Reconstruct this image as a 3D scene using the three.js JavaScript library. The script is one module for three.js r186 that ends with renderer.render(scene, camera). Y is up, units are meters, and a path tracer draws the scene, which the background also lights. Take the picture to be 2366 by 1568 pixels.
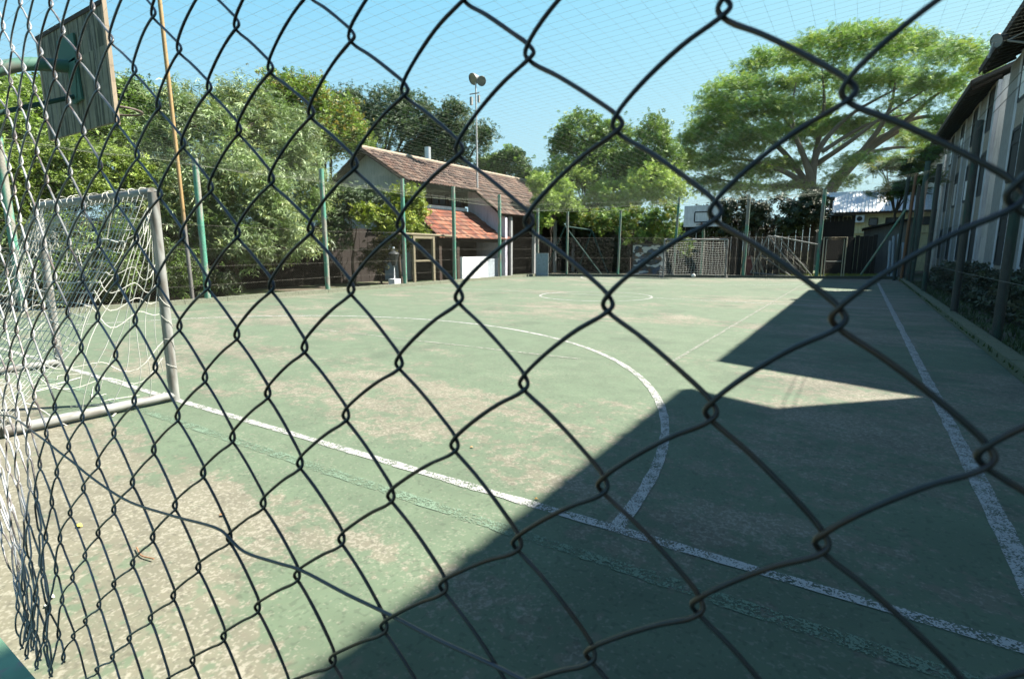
import * as THREE from 'three';
import { mergeGeometries } from 'three/addons/utils/BufferGeometryUtils.js';

// ---------------------------------------------------------------- camera, sky, sun, exposure
const scene = new THREE.Scene();
const EYE = 1.44, PITCH = 9.5374 * Math.PI / 180, YAW = 32.7348 * Math.PI / 180, FOCAL = 1238, CX = 1183, CY = 784;
const camera = new THREE.PerspectiveCamera(2 * Math.atan(CY / FOCAL) * 180 / Math.PI, 1024 / 678, 0.01, 900);
camera.rotation.order = 'YXZ';
camera.rotation.set(-PITCH, YAW, 0);
camera.position.set(0, EYE, 0);
camera.focus = 1.1; camera.userData.fStop = 15;
const renderer = new THREE.WebGLRenderer({ antialias: true });
renderer.toneMapping = THREE.LinearToneMapping;
const EXPOSURE = 4.2;
renderer.toneMappingExposure = EXPOSURE;
renderer.shadowMap.enabled = true;
renderer.shadowMap.type = THREE.PCFSoftShadowMap;

const SUN = new THREE.Vector3(0.566, 1, -0.586).normalize();
const sun = new THREE.DirectionalLight(new THREE.Color(1, 0.95, 0.85), 5);
sun.position.set(-6 + SUN.x * 80, SUN.y * 80, -16 + SUN.z * 80);
sun.target.position.set(-6, 0, -16);
sun.castShadow = true; sun.shadow.radius = 1; sun.shadow.mapSize.set(4096, 4096);
Object.assign(sun.shadow.camera, { left: -45, right: 45, top: 45, bottom: -45, near: 1, far: 200 });
sun.shadow.bias = -0.0005;
scene.add(sun, sun.target);

const smooth = (a, b, x) => { const t = Math.min(1, Math.max(0, (x - a) / (b - a))); return t * t * (3 - 2 * t); };
const mix = (a, b, t) => a + (b - a) * t;
{
  const W = 1024, H = 512, px = new Float32Array(W * H * 4), d = new THREE.Vector3();
  for (let j = 0; j < H; j++) for (let i = 0; i < W; i++) {
    const v = (j + 0.5) / H, u = (i + 0.5) / W, el = (v - 0.5) * Math.PI, az = (u - 0.5) * 2 * Math.PI;
    d.set(Math.cos(el) * Math.cos(az), Math.sin(el), Math.cos(el) * Math.sin(az));
    const s = Math.max(0, d.y), c = d.dot(SUN), ang = Math.acos(Math.min(1, Math.max(-1, c)));
    const lo = smooth(0, 0.5, s), hi = smooth(0.4, 1, s), g = Math.exp(-Math.pow(ang / 0.9, 1.5)), o = (j * W + i) * 4; // pale horizon, deep zenith, whiter towards the sun
    px[o] = (mix(mix(0.54, 0.18, lo), 0.045, hi) + 0.45 * g) / EXPOSURE;
    px[o + 1] = (mix(mix(0.84, 0.63, lo), 0.19, hi) + 0.42 * g) / EXPOSURE;
    px[o + 2] = (mix(mix(0.97, 0.98, lo), 0.78, hi) + 0.12 * g) / EXPOSURE;
    px[o + 3] = 1;
  }
  const sky = new THREE.DataTexture(px, W, H, THREE.RGBAFormat, THREE.FloatType);
  sky.mapping = THREE.EquirectangularReflectionMapping;
  sky.magFilter = sky.minFilter = THREE.LinearFilter;
  sky.needsUpdate = true;
  scene.background = sky; scene.environment = sky;
}

// ---------------------------------------------------------------- helpers
let seed = 7;
const reseed = (s) => { seed = s | 0; };
const rnd = () => { seed = (seed + 0x6d2b79f5) | 0; let t = Math.imul(seed ^ (seed >>> 15), 1 | seed); t = (t + Math.imul(t ^ (t >>> 7), 61 | t)) ^ t; return ((t ^ (t >>> 14)) >>> 0) / 4294967296; };
const rr = (a, b) => a + (b - a) * rnd();
const gauss = () => (rnd() + rnd() + rnd() + rnd() - 2) * 1.0;
const V = (x, y, z) => new THREE.Vector3(x, y, z);
const h2 = (x, y) => { let h = Math.imul(x | 0, 374761393) ^ Math.imul(y | 0, 668265263); h = Math.imul(h ^ (h >>> 13), 1274126177); h ^= h >>> 16; return (h >>> 0) / 4294967296; };
function noise(x, y) {
  const xi = Math.floor(x), yi = Math.floor(y), fx = x - xi, fy = y - yi, u = fx * fx * (3 - 2 * fx), v = fy * fy * (3 - 2 * fy);
  const a = h2(xi, yi), b = h2(xi + 1, yi), c = h2(xi, yi + 1), e = h2(xi + 1, yi + 1);
  return a + (b - a) * u + (c - a) * v + (a - b - c + e) * u * v;
}
const fbm = (x, y, n) => { let s = 0, a = 0.5, t = 0; for (let i = 0; i < n; i++) { s += a * noise(x, y); t += a; a *= 0.5; x = x * 2.03 + 17.1; y = y * 2.03 + 9.7; } return s / t; };

// the ray through a point of the photograph (2366 x 1568 units), met with a plane of the place
const cP = Math.cos(PITCH), sP = Math.sin(PITCH), cY = Math.cos(YAW), sY = Math.sin(YAW);
function ray(x, y) {
  const a = x - CX, b = -(y - CY), c = -FOCAL, y1 = b * cP + c * sP, z1 = -b * sP + c * cP;
  return V(a * cY + z1 * sY, y1, -a * sY + z1 * cY);
}
const onZ = (x, y, Z) => { const d = ray(x, y); return d.multiplyScalar(Z / d.z).add(V(0, EYE, 0)); };
const onX = (x, y, X) => { const d = ray(x, y); return d.multiplyScalar(X / d.x).add(V(0, EYE, 0)); };
const onY = (x, y, Y = 0) => { const d = ray(x, y); return d.multiplyScalar((Y - EYE) / d.y).add(V(0, EYE, 0)); };

const metres = (pix, p) => Math.abs(pix * ((-(p.x * sY) - p.z * cY) * cP - (p.y - EYE) * sP) / FOCAL);

const taken = {};
const numbered = (n) => { const k = taken[n] = (taken[n] ?? -1) + 1; return k ? n + '_' + String(k).padStart(3, '0') : n; };
function tag(o, label, category, group, kind) {
  if (label) o.userData.label = label;
  if (category) o.userData.category = category;
  if (group) o.userData.group = group;
  if (kind) o.userData.kind = kind;
  return o;
}
function thing(name, label, category, pos = [0, 0, 0], turn = 0, group) {
  const o = new THREE.Group(); o.name = numbered(name); o.position.set(...pos); o.rotation.y = turn; scene.add(o);
  return tag(o, label, category, group);
}
const shade = (m) => { m.castShadow = m.receiveShadow = true; return m; };
// a mesh builder: everything pushed becomes one geometry with position, normal, uv (metres) and colour
class MB {
  constructor() { this.p = []; this.n = []; this.u = []; this.c = []; this.i = []; this.col = [1, 1, 1]; }
  color(r, g, b) { this.col = [r, g, b]; return this; }
  vert(p, n, u, v, c = this.col) { this.p.push(p.x, p.y, p.z); this.n.push(n.x, n.y, n.z); this.u.push(u, v); this.c.push(c[0], c[1], c[2]); return this.p.length / 3 - 1; }
  geo(g, m) {
    g = g.clone(); if (m) g.applyMatrix4(m);
    const P = g.attributes.position, N = g.attributes.normal, base = this.p.length / 3;
    for (let k = 0; k < P.count; k++) {
      const x = P.getX(k), y = P.getY(k), z = P.getZ(k), a = Math.abs(N.getX(k)), b = Math.abs(N.getY(k)), c = Math.abs(N.getZ(k));
      this.p.push(x, y, z); this.n.push(N.getX(k), N.getY(k), N.getZ(k)); this.c.push(...this.col);
      if (b >= a && b >= c) this.u.push(x, z); else if (a >= c) this.u.push(z, y); else this.u.push(x, y);
    }
    if (g.index) for (let k = 0; k < g.index.count; k++) this.i.push(base + g.index.getX(k));
    else for (let k = 0; k < P.count; k++) this.i.push(base + k);
    return this;
  }
  box(cx, cy, cz, sx, sy, sz, ry = 0, rx = 0, rz = 0) {
    const m = new THREE.Matrix4().makeRotationFromEuler(new THREE.Euler(rx, ry, rz, 'YXZ')).setPosition(cx, cy, cz);
    return this.geo(new THREE.BoxGeometry(sx, sy, sz), m);
  }
  quad(a, b, c, d) {
    const n = V(0, 0, 0).crossVectors(b.clone().sub(a), d.clone().sub(a)).normalize(), ax = Math.abs(n.x), ay = Math.abs(n.y), az = Math.abs(n.z);
    const uv = (p) => (ay >= ax && ay >= az ? [p.x, p.z] : ax >= az ? [p.z, p.y] : [p.x, p.y]);
    const k = [a, b, c, d].map((p) => this.vert(p, n, ...uv(p)));
    this.i.push(k[0], k[1], k[2], k[0], k[2], k[3]); return this;
  }
  tri(a, b, c) {
    const n = V(0, 0, 0).crossVectors(b.clone().sub(a), c.clone().sub(a)).normalize();
    const k = [a, b, c].map((p) => this.vert(p, n, p.x + p.z * 0.3, p.y)); this.i.push(...k); return this;
  }
  // a swept tube; rad and colf may be functions of (t, angle index)
  tube(pts, rad, seg = 8, colf, cap = true) {
    const R = typeof rad === 'function' ? rad : () => rad, n = pts.length, T = V(0, 0, 0), up = V(0, 0, 0), B = V(0, 0, 0), base = this.p.length / 3, nn = V(0, 0, 0), q = V(0, 0, 0);
    let len = 0;
    for (let k = 0; k < n; k++) {
      T.subVectors(pts[Math.min(n - 1, k + 1)], pts[Math.max(0, k - 1)]).normalize();
      if (k === 0) { up.set(0, 1, 0); if (Math.abs(T.y) > 0.9) up.set(1, 0, 0); }
      up.addScaledVector(T, -up.dot(T)).normalize(); B.crossVectors(T, up);
      if (k) len += pts[k].distanceTo(pts[k - 1]);
      const r = R(k / (n - 1));
      for (let s = 0; s <= seg; s++) {
        const a = s / seg * Math.PI * 2, ca = Math.cos(a), sa = Math.sin(a);
        nn.set(up.x * ca + B.x * sa, up.y * ca + B.y * sa, up.z * ca + B.z * sa);
        q.copy(pts[k]).addScaledVector(nn, r);
        this.vert(q, nn, s / seg * r * 6.28, len, colf ? colf(k / (n - 1), s % seg) : this.col);
      }
    }
    const w = seg + 1;
    for (let k = 0; k < n - 1; k++) for (let s = 0; s < seg; s++) { const a = base + k * w + s; this.i.push(a, a + 1, a + w, a + 1, a + w + 1, a + w); }
    if (cap) for (const e of [0, n - 1]) {
      const dir = e ? 1 : -1, t = V(0, 0, 0).subVectors(pts[e ? n - 1 : 1], pts[e ? n - 2 : 0]).normalize().multiplyScalar(dir), c = this.vert(pts[e], t, 0, 0, colf ? colf(e ? 1 : 0, 0) : this.col), s0 = this.p.length / 3;
      for (let s = 0; s <= seg; s++) { const o = (base + e * w + s) * 3; this.vert(V(this.p[o], this.p[o + 1], this.p[o + 2]), t, 0, 0, [this.c[o], this.c[o + 1], this.c[o + 2]]); }
      for (let s = 0; s < seg; s++) e ? this.i.push(c, s0 + s, s0 + s + 1) : this.i.push(c, s0 + s + 1, s0 + s);
    }
    return this;
  }
  bar(a, b, r, seg = 8) { return this.tube([a, b], r, seg); }
  // a thin strand of three sides, for nets and wire mesh
  strand(pts, r) { return this.tube(pts, r, 3, null, false); }
  geometry() {
    const g = new THREE.BufferGeometry();
    g.setAttribute('position', new THREE.Float32BufferAttribute(this.p, 3)); g.setAttribute('normal', new THREE.Float32BufferAttribute(this.n, 3));
    g.setAttribute('uv', new THREE.Float32BufferAttribute(this.u, 2)); g.setAttribute('color', new THREE.Float32BufferAttribute(this.c, 3)); g.setIndex(this.i);
    return g;
  }
  build(name, mat, parent = scene) {
    const m = shade(new THREE.Mesh(this.geometry(), mat)); m.name = parent === scene ? numbered(name) : name; parent.add(m); return m;
  }
}
const lerpV = (a, b, t) => a.clone().lerp(b, t);
function sagLine(a, b, sag, n = 8) { const out = []; for (let k = 0; k <= n; k++) { const t = k / n, p = lerpV(a, b, t); p.y -= sag * 4 * t * (1 - t); out.push(p); } return out; }
const curve = (pts, n) => new THREE.CatmullRomCurve3(pts).getPoints(n);

// textures: colour, grain and wear only
function tex(w, h, f, srgb = true, rep = true) {
  const d = new Uint8Array(w * h * 4);
  for (let y = 0; y < h; y++) for (let x = 0; x < w; x++) { const c = f(x, y), o = (y * w + x) * 4; d[o] = c[0]; d[o + 1] = c[1]; d[o + 2] = c[2]; d[o + 3] = 255; }
  const t = new THREE.DataTexture(d, w, h); t.magFilter = t.minFilter = THREE.LinearFilter; if (rep) t.wrapS = t.wrapT = THREE.RepeatWrapping;
  if (srgb) t.colorSpace = THREE.SRGBColorSpace; t.needsUpdate = true; return t;
}
const toS = (l) => { l = Math.min(1, Math.max(0, l)); return 255 * (l <= 0.0031308 ? 12.92 * l : 1.055 * Math.pow(l, 1 / 2.4) - 0.055); };
const grey = (g) => { const s = toS(g); return [s, s, s]; };
const texRep = (t, sx, sy) => { const c = t.clone(); c.repeat.set(sx, sy); c.needsUpdate = true; return c; };
const plasterTex = tex(512, 512, (x, y) => grey(0.74 + 0.26 * fbm(x / 40, y / 90, 5) - (fbm(x / 9, y / 110 + 50, 3) > 0.62 ? 0.12 : 0)));
const grainTex = tex(512, 512, (x, y) => grey(0.55 + 0.6 * fbm(x / 14, y / 14, 5)));
const woodTex = tex(512, 512, (x, y) => grey(0.45 + 0.75 * fbm(x / 7, y / 130, 5)));
const barkTex = tex(256, 256, (x, y) => grey(0.4 + 0.9 * fbm(x / 8, y / 40, 4)));
const std = (o) => new THREE.MeshStandardMaterial({ roughness: 0.85, ...o });
const C = (r, g, b) => new THREE.Color().setRGB(r, g, b);
const M = {
  plaster: std({ color: C(0.62, 0.62, 0.6), map: texRep(plasterTex, 0.4, 0.4), roughness: 0.92 }),
  white: std({ color: C(0.75, 0.76, 0.78), map: texRep(plasterTex, 0.5, 0.5), roughness: 0.9 }),
  cream: std({ color: C(0.68, 0.61, 0.36), map: texRep(plasterTex, 0.3, 0.3), roughness: 0.9 }),
  concrete: std({ color: C(0.1, 0.1, 0.078), map: texRep(grainTex, 1, 1), roughness: 0.95 }),
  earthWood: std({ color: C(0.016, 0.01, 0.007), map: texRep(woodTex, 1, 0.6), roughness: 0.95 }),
  darkWood: std({ color: C(0.028, 0.02, 0.014), map: texRep(woodTex, 1, 0.6), roughness: 0.9 }),
  brownWood: std({ color: C(0.035, 0.02, 0.012), map: texRep(woodTex, 1, 0.6), roughness: 0.9 }),
  paleWood: std({ color: C(0.2, 0.17, 0.11), map: texRep(woodTex, 1, 0.6), roughness: 0.85 }),
  vertexPaint: std({ vertexColors: true, roughness: 0.7 }),
  vertexRough: std({ vertexColors: true, roughness: 0.95 }),
  tile: std({ vertexColors: true, map: texRep(grainTex, 2, 2), roughness: 0.9 }),
  wire: std({ vertexColors: true, metalness: 0.2, roughness: 0.38 }),
  mesh: std({ color: C(0.08, 0.075, 0.06), metalness: 0.3, roughness: 0.5 }),
  meshDark: std({ color: C(0.06, 0.06, 0.05), roughness: 0.7 }),
  greenMetal: std({ color: C(0.012, 0.045, 0.036), map: texRep(grainTex, 1, 1), roughness: 0.95 }),
  greyMetal: std({ color: C(0.36, 0.37, 0.37), map: texRep(grainTex, 1.5, 1.5), metalness: 0.3, roughness: 0.55 }),
  zinc: std({ color: C(0.62, 0.64, 0.66), metalness: 0.5, roughness: 0.45 }),
  netWhite: std({ color: C(0.42, 0.42, 0.38), roughness: 0.9 }),
  netGrey: std({ color: C(0.1, 0.115, 0.08), roughness: 0.9 }),
  glass: new THREE.MeshPhysicalMaterial({ color: C(0.03, 0.035, 0.04), roughness: 0.12 }),
  dark: std({ color: C(0.018, 0.018, 0.018), roughness: 0.8 }),
  rubber: std({ color: C(0.03, 0.03, 0.03), roughness: 0.7 }),
  bark: std({ color: C(0.16, 0.125, 0.1), map: texRep(barkTex, 1.2, 0.5), roughness: 0.95 }),
  barkDark: std({ color: C(0.07, 0.05, 0.035), map: texRep(barkTex, 1.2, 0.5), roughness: 0.95 }),
};

// ---------------------------------------------------------------- the ground and the court
{
  const g = new MB().quad(V(-400, -0.014, 60), V(400, -0.014, 60), V(400, -0.014, -700), V(-400, -0.014, -700));
  const t = tex(1024, 1024, (x, y) => { const n = fbm(x / 30, y / 30, 6), m = fbm(x / 110 + 7, y / 110, 4), k = smooth(0.42, 0.6, m); return [toS(mix(0.075, 0.05, k) * (0.5 + n)), toS(mix(0.06, 0.075, k) * (0.5 + n)), toS(mix(0.04, 0.022, k) * (0.5 + n))]; });
  const o = g.build('ground', std({ map: texRep(t, 0.12, 0.12), roughness: 1 })); tag(o, 'bare earth and thin grass around the sports court', null, null, 'structure');
}
const farAt = (x) => -25.6 - (x + 14.75) * 0.4126;                 // the far edge runs a little askew
const BEIGE = [0.104, 0.097, 0.069], GREEN = [0.066, 0.092, 0.056], PALE = [0.165, 0.155, 0.12];
function courtColor(x, z) {
  const big = fbm(x * 0.34 + 3, z * 0.55 + 5, 3), mid = fbm(x * 1.3 + 40, z * 2.4, 4), fine = fbm(x * 16, z * 16 + 30, 3);
  let wear = 0.62 * big + 0.38 * mid;
  wear += -0.055 - 0.02 * smooth(-2.3, -1.6, x) + 0.13 * smooth(-1.2, -0.4, x) * smooth(-3.5, -5, z) - 0.01;
  wear += 0.29 * smooth(-1.95, -1.2, z) * smooth(-1.2, -3.0, x);    // trodden bare behind the goal line
  wear -= 0.14 * (smooth(-2.75, -2.5, z) - smooth(-1.95, -1.75, z)); // repainted strip under the lines
  const scuff = fbm(x * 2.2 + 7, z * 9 + 3, 4), grit = fbm(x * 34 + 70, z * 34, 2), w1 = wear + 0.22 * (fine - 0.5) + 0.16 * (scuff - 0.5) + 0.10 * (grit - 0.5), k = 0.5 * smooth(0.40, 0.68, w1) + 0.5 * smooth(0.50, 0.55, wear + 0.42 * (fine - 0.5) + 0.30 * (scuff - 0.5) + 0.16 * (grit - 0.5));
  const sp = noise(x * 62, z * 70) * 0.5 + noise(x * 150 + 9, z * 150) * 0.5;
  const chip = smooth(0.66, 0.80, sp + 0.3 * (mid - 0.5) + 0.10 * k) * (0.5 + 0.5 * k);
  const pit = smooth(0.74, 0.86, noise(x * 60 + 500, z * 60)) * 0.22;
  const stain = smooth(0.63, 0.72, fbm(x * 1.1 + 200, z * 1.1, 4)) * 0.14, tone = (0.84 + 0.3 * fbm(x * 5 + 90, z * 5, 3)) * (1 - stain), out = [];
  for (let q = 0; q < 3; q++) out.push(Math.max(0, (mix(mix(GREEN[q], BEIGE[q], k), PALE[q], chip)) * tone * (1 - pit)));
  return out;
}
{
  const sheet = (x0, x1, z0, z1, n) => {
    const t = tex(n, n, (i, j) => courtColor(x0 + (i + 0.5) / n * (x1 - x0), z0 + (j + 0.5) / n * (z1 - z0)).map(toS), true, false);
    return [std({ map: t, roughness: 0.93 }), x0, x1, z0, z1];
  };
  const near = sheet(-7.4, 1.62, -8.2, -0.2, 2048), far = sheet(-14.9, 1.62, -32.5, -0.2, 2048);
  const court = thing('court', 'worn green painted concrete sports court with bare beige patches', null); court.userData.kind = 'structure';
  const piece = ([mat, X0, X1, Z0, Z1], poly) => {
    const s = new THREE.ShapeGeometry(new THREE.Shape(poly.map(([x, z]) => new THREE.Vector2(x, -z)))), g = new MB();
    s.rotateX(-Math.PI / 2); g.geo(s);
    for (let k = 0; k < g.p.length / 3; k++) { g.u[2 * k] = (g.p[3 * k] - X0) / (X1 - X0); g.u[2 * k + 1] = (g.p[3 * k + 2] - Z0) / (Z1 - Z0); }
    g.build('court_surface', mat, court);
  };
  piece(near, [[-7.4, -0.2], [-7.4, -8.2], [1.62, -8.2], [1.62, -0.2]]);
  piece(far, [[-14.9, -0.2], [-14.9, -8.2], [-7.4, -8.2], [-7.4, -0.2]]);
  piece(far, [[-14.9, -8.2], [-14.9, farAt(-14.9)], [1.62, farAt(1.62)], [1.62, -8.2]]);
}
// painted lines: thin worn sheets
{
  const wornTex = (th, s) => tex(1024, 1024, (x, y) => { const n = fbm(x / 5 + s, y / 5, 3) * 0.62 + fbm(x / 50 + s, y / 50 + 11, 4) * 0.38, v = 255 * smooth(th - 0.05, th + 0.05, n); return [v, v, v]; }, false);
  const paint = (r, g, b, th, s) => std({ color: C(r, g, b), alphaMap: texRep(wornTex(th, s), 0.83, 0.83), transparent: true, roughness: 0.85 });
  const W1 = paint(0.27, 0.27, 0.255, 0.445, 0), W2 = paint(0.27, 0.27, 0.255, 0.46, 80), W3 = paint(0.2, 0.2, 0.17, 0.515, 160), MINT = paint(0.09, 0.135, 0.09, 0.485, 240);
  const strip = (name, label, pts, w, mat, y = 0.004) => {
    const m = new MB(), n = pts.length; let L = 0;
    for (let k = 0; k < n; k++) {
      const a = pts[Math.max(0, k - 1)], b = pts[Math.min(n - 1, k + 1)], dx = b[0] - a[0], dz = b[1] - a[1], l = Math.hypot(dx, dz), e = w / 2 * (0.78 + 0.42 * noise(pts[k][0] * 11, pts[k][1] * 11)), nx = -dz / l * e, nz = dx / l * e;
      m.vert(V(pts[k][0] + nx, y, pts[k][1] + nz), V(0, 1, 0), pts[k][0] + nx, pts[k][1] + nz); m.vert(V(pts[k][0] - nx, y, pts[k][1] - nz), V(0, 1, 0), pts[k][0] - nx, pts[k][1] - nz);
      if (k) { const o = 2 * k; m.i.push(o - 2, o, o - 1, o - 1, o, o + 1); }
    }
    tag(m.build(name, mat), label, null, null, 'structure');
  };
  const line = (x0, z0, x1, z1, n = 160) => Array.from({ length: n + 1 }, (_, k) => [mix(x0, x1, k / n), mix(z0, z1, k / n)]);
  const arc = (cx, cz, r, a0, a1, n = 160) => Array.from({ length: n + 1 }, (_, k) => { const a = mix(a0, a1, k / n); return [cx + r * Math.cos(a), cz - r * Math.sin(a)]; });
  strip('sideline', 'white sideline along the right side of the court', line(0.755, -0.3, 0.755, -28.2), 0.095, W2);
  strip('goal_line', 'white goal line running under the near goal', line(-14.7, -2.45, 1.5, -2.48), 0.068, W1, 0.0045);
  strip('faded_line', 'faded mint green line just behind the white goal line', line(-8.6, -2.1, 0.55, -2.18), 0.085, MINT, 0.0035);
  strip('penalty_arc', 'white curved penalty area line in front of the near goal', arc(-6.87, -2.45, 5.92, 0.006, Math.PI - 0.006), 0.075, W1, 0.005);
  strip('lane_line', 'faint white line along the edge of the building shadow', line(-1.93, -6.6, -1.92, -26.5), 0.055, W3, 0.0055);
  strip('free_throw_line', 'short worn white line inside the penalty arc', line(-8.7, -6.2, -3.0, -6.36), 0.05, W3, 0.006);
  strip('centre_line', 'white halfway line across the court', line(-14.6, -15.75, 0.7, -15.88), 0.06, W2, 0.0065);
  strip('centre_circle', 'small white circle in the middle of the court', arc(-6.87, -15.5, 1.72, 0, Math.PI * 2, 90), 0.07, W1, 0.007);
  strip('far_goal_line', 'white line in front of the far goal', line(-13.6, farAt(-13.6) + 0.75, 0.7, farAt(0.7) + 0.75), 0.07, W2, 0.0045);
  strip('far_arc', 'white curved line in front of the far goal', arc(-7.1, -28.0, 5.6, -0.25, -Math.PI + 0.1), 0.07, W2, 0.0075);
}
// kerbs
{
  const k = (name, label, pts, w, h, mat) => {
    const m = new MB();
    for (let i = 0; i < pts.length - 1; i++) {
      const a = V(pts[i][0], 0, pts[i][1]), b = V(pts[i + 1][0], 0, pts[i + 1][1]), n = Math.ceil(a.distanceTo(b) / 1.2);
      for (let s = 0; s < n; s++) { const c = lerpV(a, b, (s + 0.5) / n), l = a.distanceTo(b) / n - 0.012; m.box(c.x, h / 2 - 0.05 + 0.004 * noise(s * 3, i), c.z, w, h + 0.1, l, Math.atan2(b.x - a.x, b.z - a.z)); }
    }
    return tag(m.build(name, mat), label, null, null, 'structure');
  };
  k('kerb', 'low concrete kerb under the left fence', [[-15.0, -0.3], [-15.0, -25.6]], 0.2, 0.12, std({ color: C(0.15, 0.16, 0.115), map: texRep(grainTex, 1, 1), roughness: 0.95 }));
  k('kerb', 'low dark concrete kerb under the far fence', [[-15.0, farAt(-15) - 0.12], [1.8, farAt(1.8) - 0.12]], 0.2, 0.13, M.concrete);
  k('kerb', 'mossy concrete kerb along the right side of the court', [[1.73, -0.3], [1.73, -32.4]], 0.2, 0.12, std({ color: C(0.11, 0.12, 0.07), map: texRep(grainTex, 1.4, 1.4), roughness: 1 }));
}
// ---------------------------------------------------------------- fences round the court
function meshPanel(mb, a, b, y0, y1, pitch, r) {
  const L = Math.hypot(b.x - a.x, b.z - a.z), H = y1 - y0, dx = (b.x - a.x) / L, dz = (b.z - a.z) / L;
  const P = (u, v, o) => V(a.x + dx * u - dz * o, y0 + v, a.z + dz * u + dx * o);
  for (const s of [0, 1]) for (let u0 = -H + 0.01; u0 < L; u0 += pitch) {
    const v0 = Math.max(0, -u0), v1 = Math.min(H, L - u0); if (v1 - v0 < 0.02) continue;
    const f = (v) => (s ? P(L - (u0 + v), v, r) : P(u0 + v, v, -r));
    mb.strand([f(v0), f(v1)], r);
  }
  return mb;
}
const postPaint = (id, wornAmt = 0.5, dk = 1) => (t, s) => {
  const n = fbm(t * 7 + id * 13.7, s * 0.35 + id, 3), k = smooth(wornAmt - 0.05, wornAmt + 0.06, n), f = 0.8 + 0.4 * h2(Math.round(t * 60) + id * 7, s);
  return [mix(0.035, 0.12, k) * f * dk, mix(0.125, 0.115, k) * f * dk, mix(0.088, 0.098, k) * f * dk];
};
function postMesh(parent, x, z, y1, r, paint, y0 = -0.05, lean = [0, 0]) {
  const pts = []; for (let k = 0; k <= 40; k++) pts.push(V(x + lean[0] * k / 40, mix(y0, y1, k / 40), z + lean[1] * k / 40));
  const m = new MB().tube(pts, r, 12, paint);
  return m.build('post', M.vertexPaint, parent);
}
{
  const f = thing('court_fence', 'green posts and wire mesh fence along the left side of the court', 'fence');
  const zs = [-3.95, -7.85, -11.85, -15.55, -18.65, -22.2], ys = [3.7, 3.8, 4.02, 4.1, 4.1, 4.06];
  zs.forEach((z, i) => postMesh(f, -15.0, z, ys[i], 0.08, postPaint(i + 1, [0.5, 0.5, 0.53, 0.56, 0.6, 0.6][i], 1.7)));
  const m = new MB(); meshPanel(m, V(-14.9, 0, -0.3), V(-14.9, 0, -25.5), 0.1, 2.05, 0.075, 0.0010); meshPanel(m, V(-14.9, 0, -0.3), V(-14.9, 0, -25.5), 2.05, 3.6, 0.075, 0.0005);
  tag(m.build('wire_mesh', M.mesh, f), null, null, null, 'stuff');
  for (const y of [0.5, 1.0, 1.45, 2.05, 3.62]) { const w = new MB(); const p = [V(-14.9, y, -0.3), ...zs.map((z) => V(-14.9, y + rr(-0.03, 0.03), z)), V(-14.9, y, -25.5)]; w.strand(p, y > 3 ? 0.004 : 0.003); w.build('tension_wire', M.mesh, f); }
}
{
  const f = thing('court_fence', 'green and grey posts with wire mesh closing the far end of the court', 'fence');
  const P = [[-14.85, 3.62, 0.075], [-13.36, 3.44, 0.06], [-10.84, 3.43, 0.06], [-8.2, 4.1, 0.065], [-4.98, 4.05, 0.085], [-1.77, 4.33, 0.085]];
  P.forEach(([x, h, r], i) => postMesh(f, x, farAt(x) - 0.12, h, r, postPaint(20 + i, 0.44, 1.3), -0.05, [[0, 0], [0, 0], [0.06, 0], [0.13, 0], [0.02, 0], [0.02, 0]][i]));
  const m = new MB(); meshPanel(m, V(-14.85, 0, farAt(-14.85) - 0.05), V(-1.8, 0, farAt(-1.8) - 0.05), 0.1, 2.05, 0.08, 0.0011);
  meshPanel(m, V(1.75, 0, farAt(1.75) - 0.05), V(-0.55, 0, farAt(-0.55) - 0.05), 0.1, 2.05, 0.08, 0.0011);
  tag(m.build('wire_mesh', M.meshDark, f), null, null, null, 'stuff');
  for (const y of [1.0, 2.05]) new MB().strand([V(-14.85, y, farAt(-14.85) - 0.05), V(-8.2, y - 0.02, farAt(-8.2) - 0.05), V(-1.8, y, farAt(-1.8) - 0.05)], 0.006).build('tension_wire', M.mesh, f);
  const top = new MB().strand([V(-14.85, 3.5, farAt(-14.85)), V(-13.4, 3.42, farAt(-13.4)), V(-10.8, 3.46, farAt(-10.8)), V(-8.1, 3.66, farAt(-8.1)), V(-4.97, 3.93, farAt(-4.97)), V(-1.77, 4.18, farAt(-1.77))], 0.012); top.build('top_cable', M.netGrey, f);
}
{
  const f = thing('court_fence', 'dark posts and wire mesh along the right side beside the apartment blocks', 'fence');
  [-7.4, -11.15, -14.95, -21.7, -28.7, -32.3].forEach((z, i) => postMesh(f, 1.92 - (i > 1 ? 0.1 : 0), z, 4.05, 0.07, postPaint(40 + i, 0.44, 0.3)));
  const m = new MB(); meshPanel(m, V(1.8, 0, -0.3), V(1.78, 0, -32.3), 0.1, 3.9, 0.08, 0.0006);
  tag(m.build('wire_mesh', M.meshDark, f), null, null, null, 'stuff');
  for (const y of [1.0, 2.0, 3.9]) new MB().strand([V(1.8, y, -0.3), V(1.79, y - 0.03, -14), V(1.78, y, -32.3)], 0.005).build('tension_wire', M.meshDark, f);
}
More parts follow.
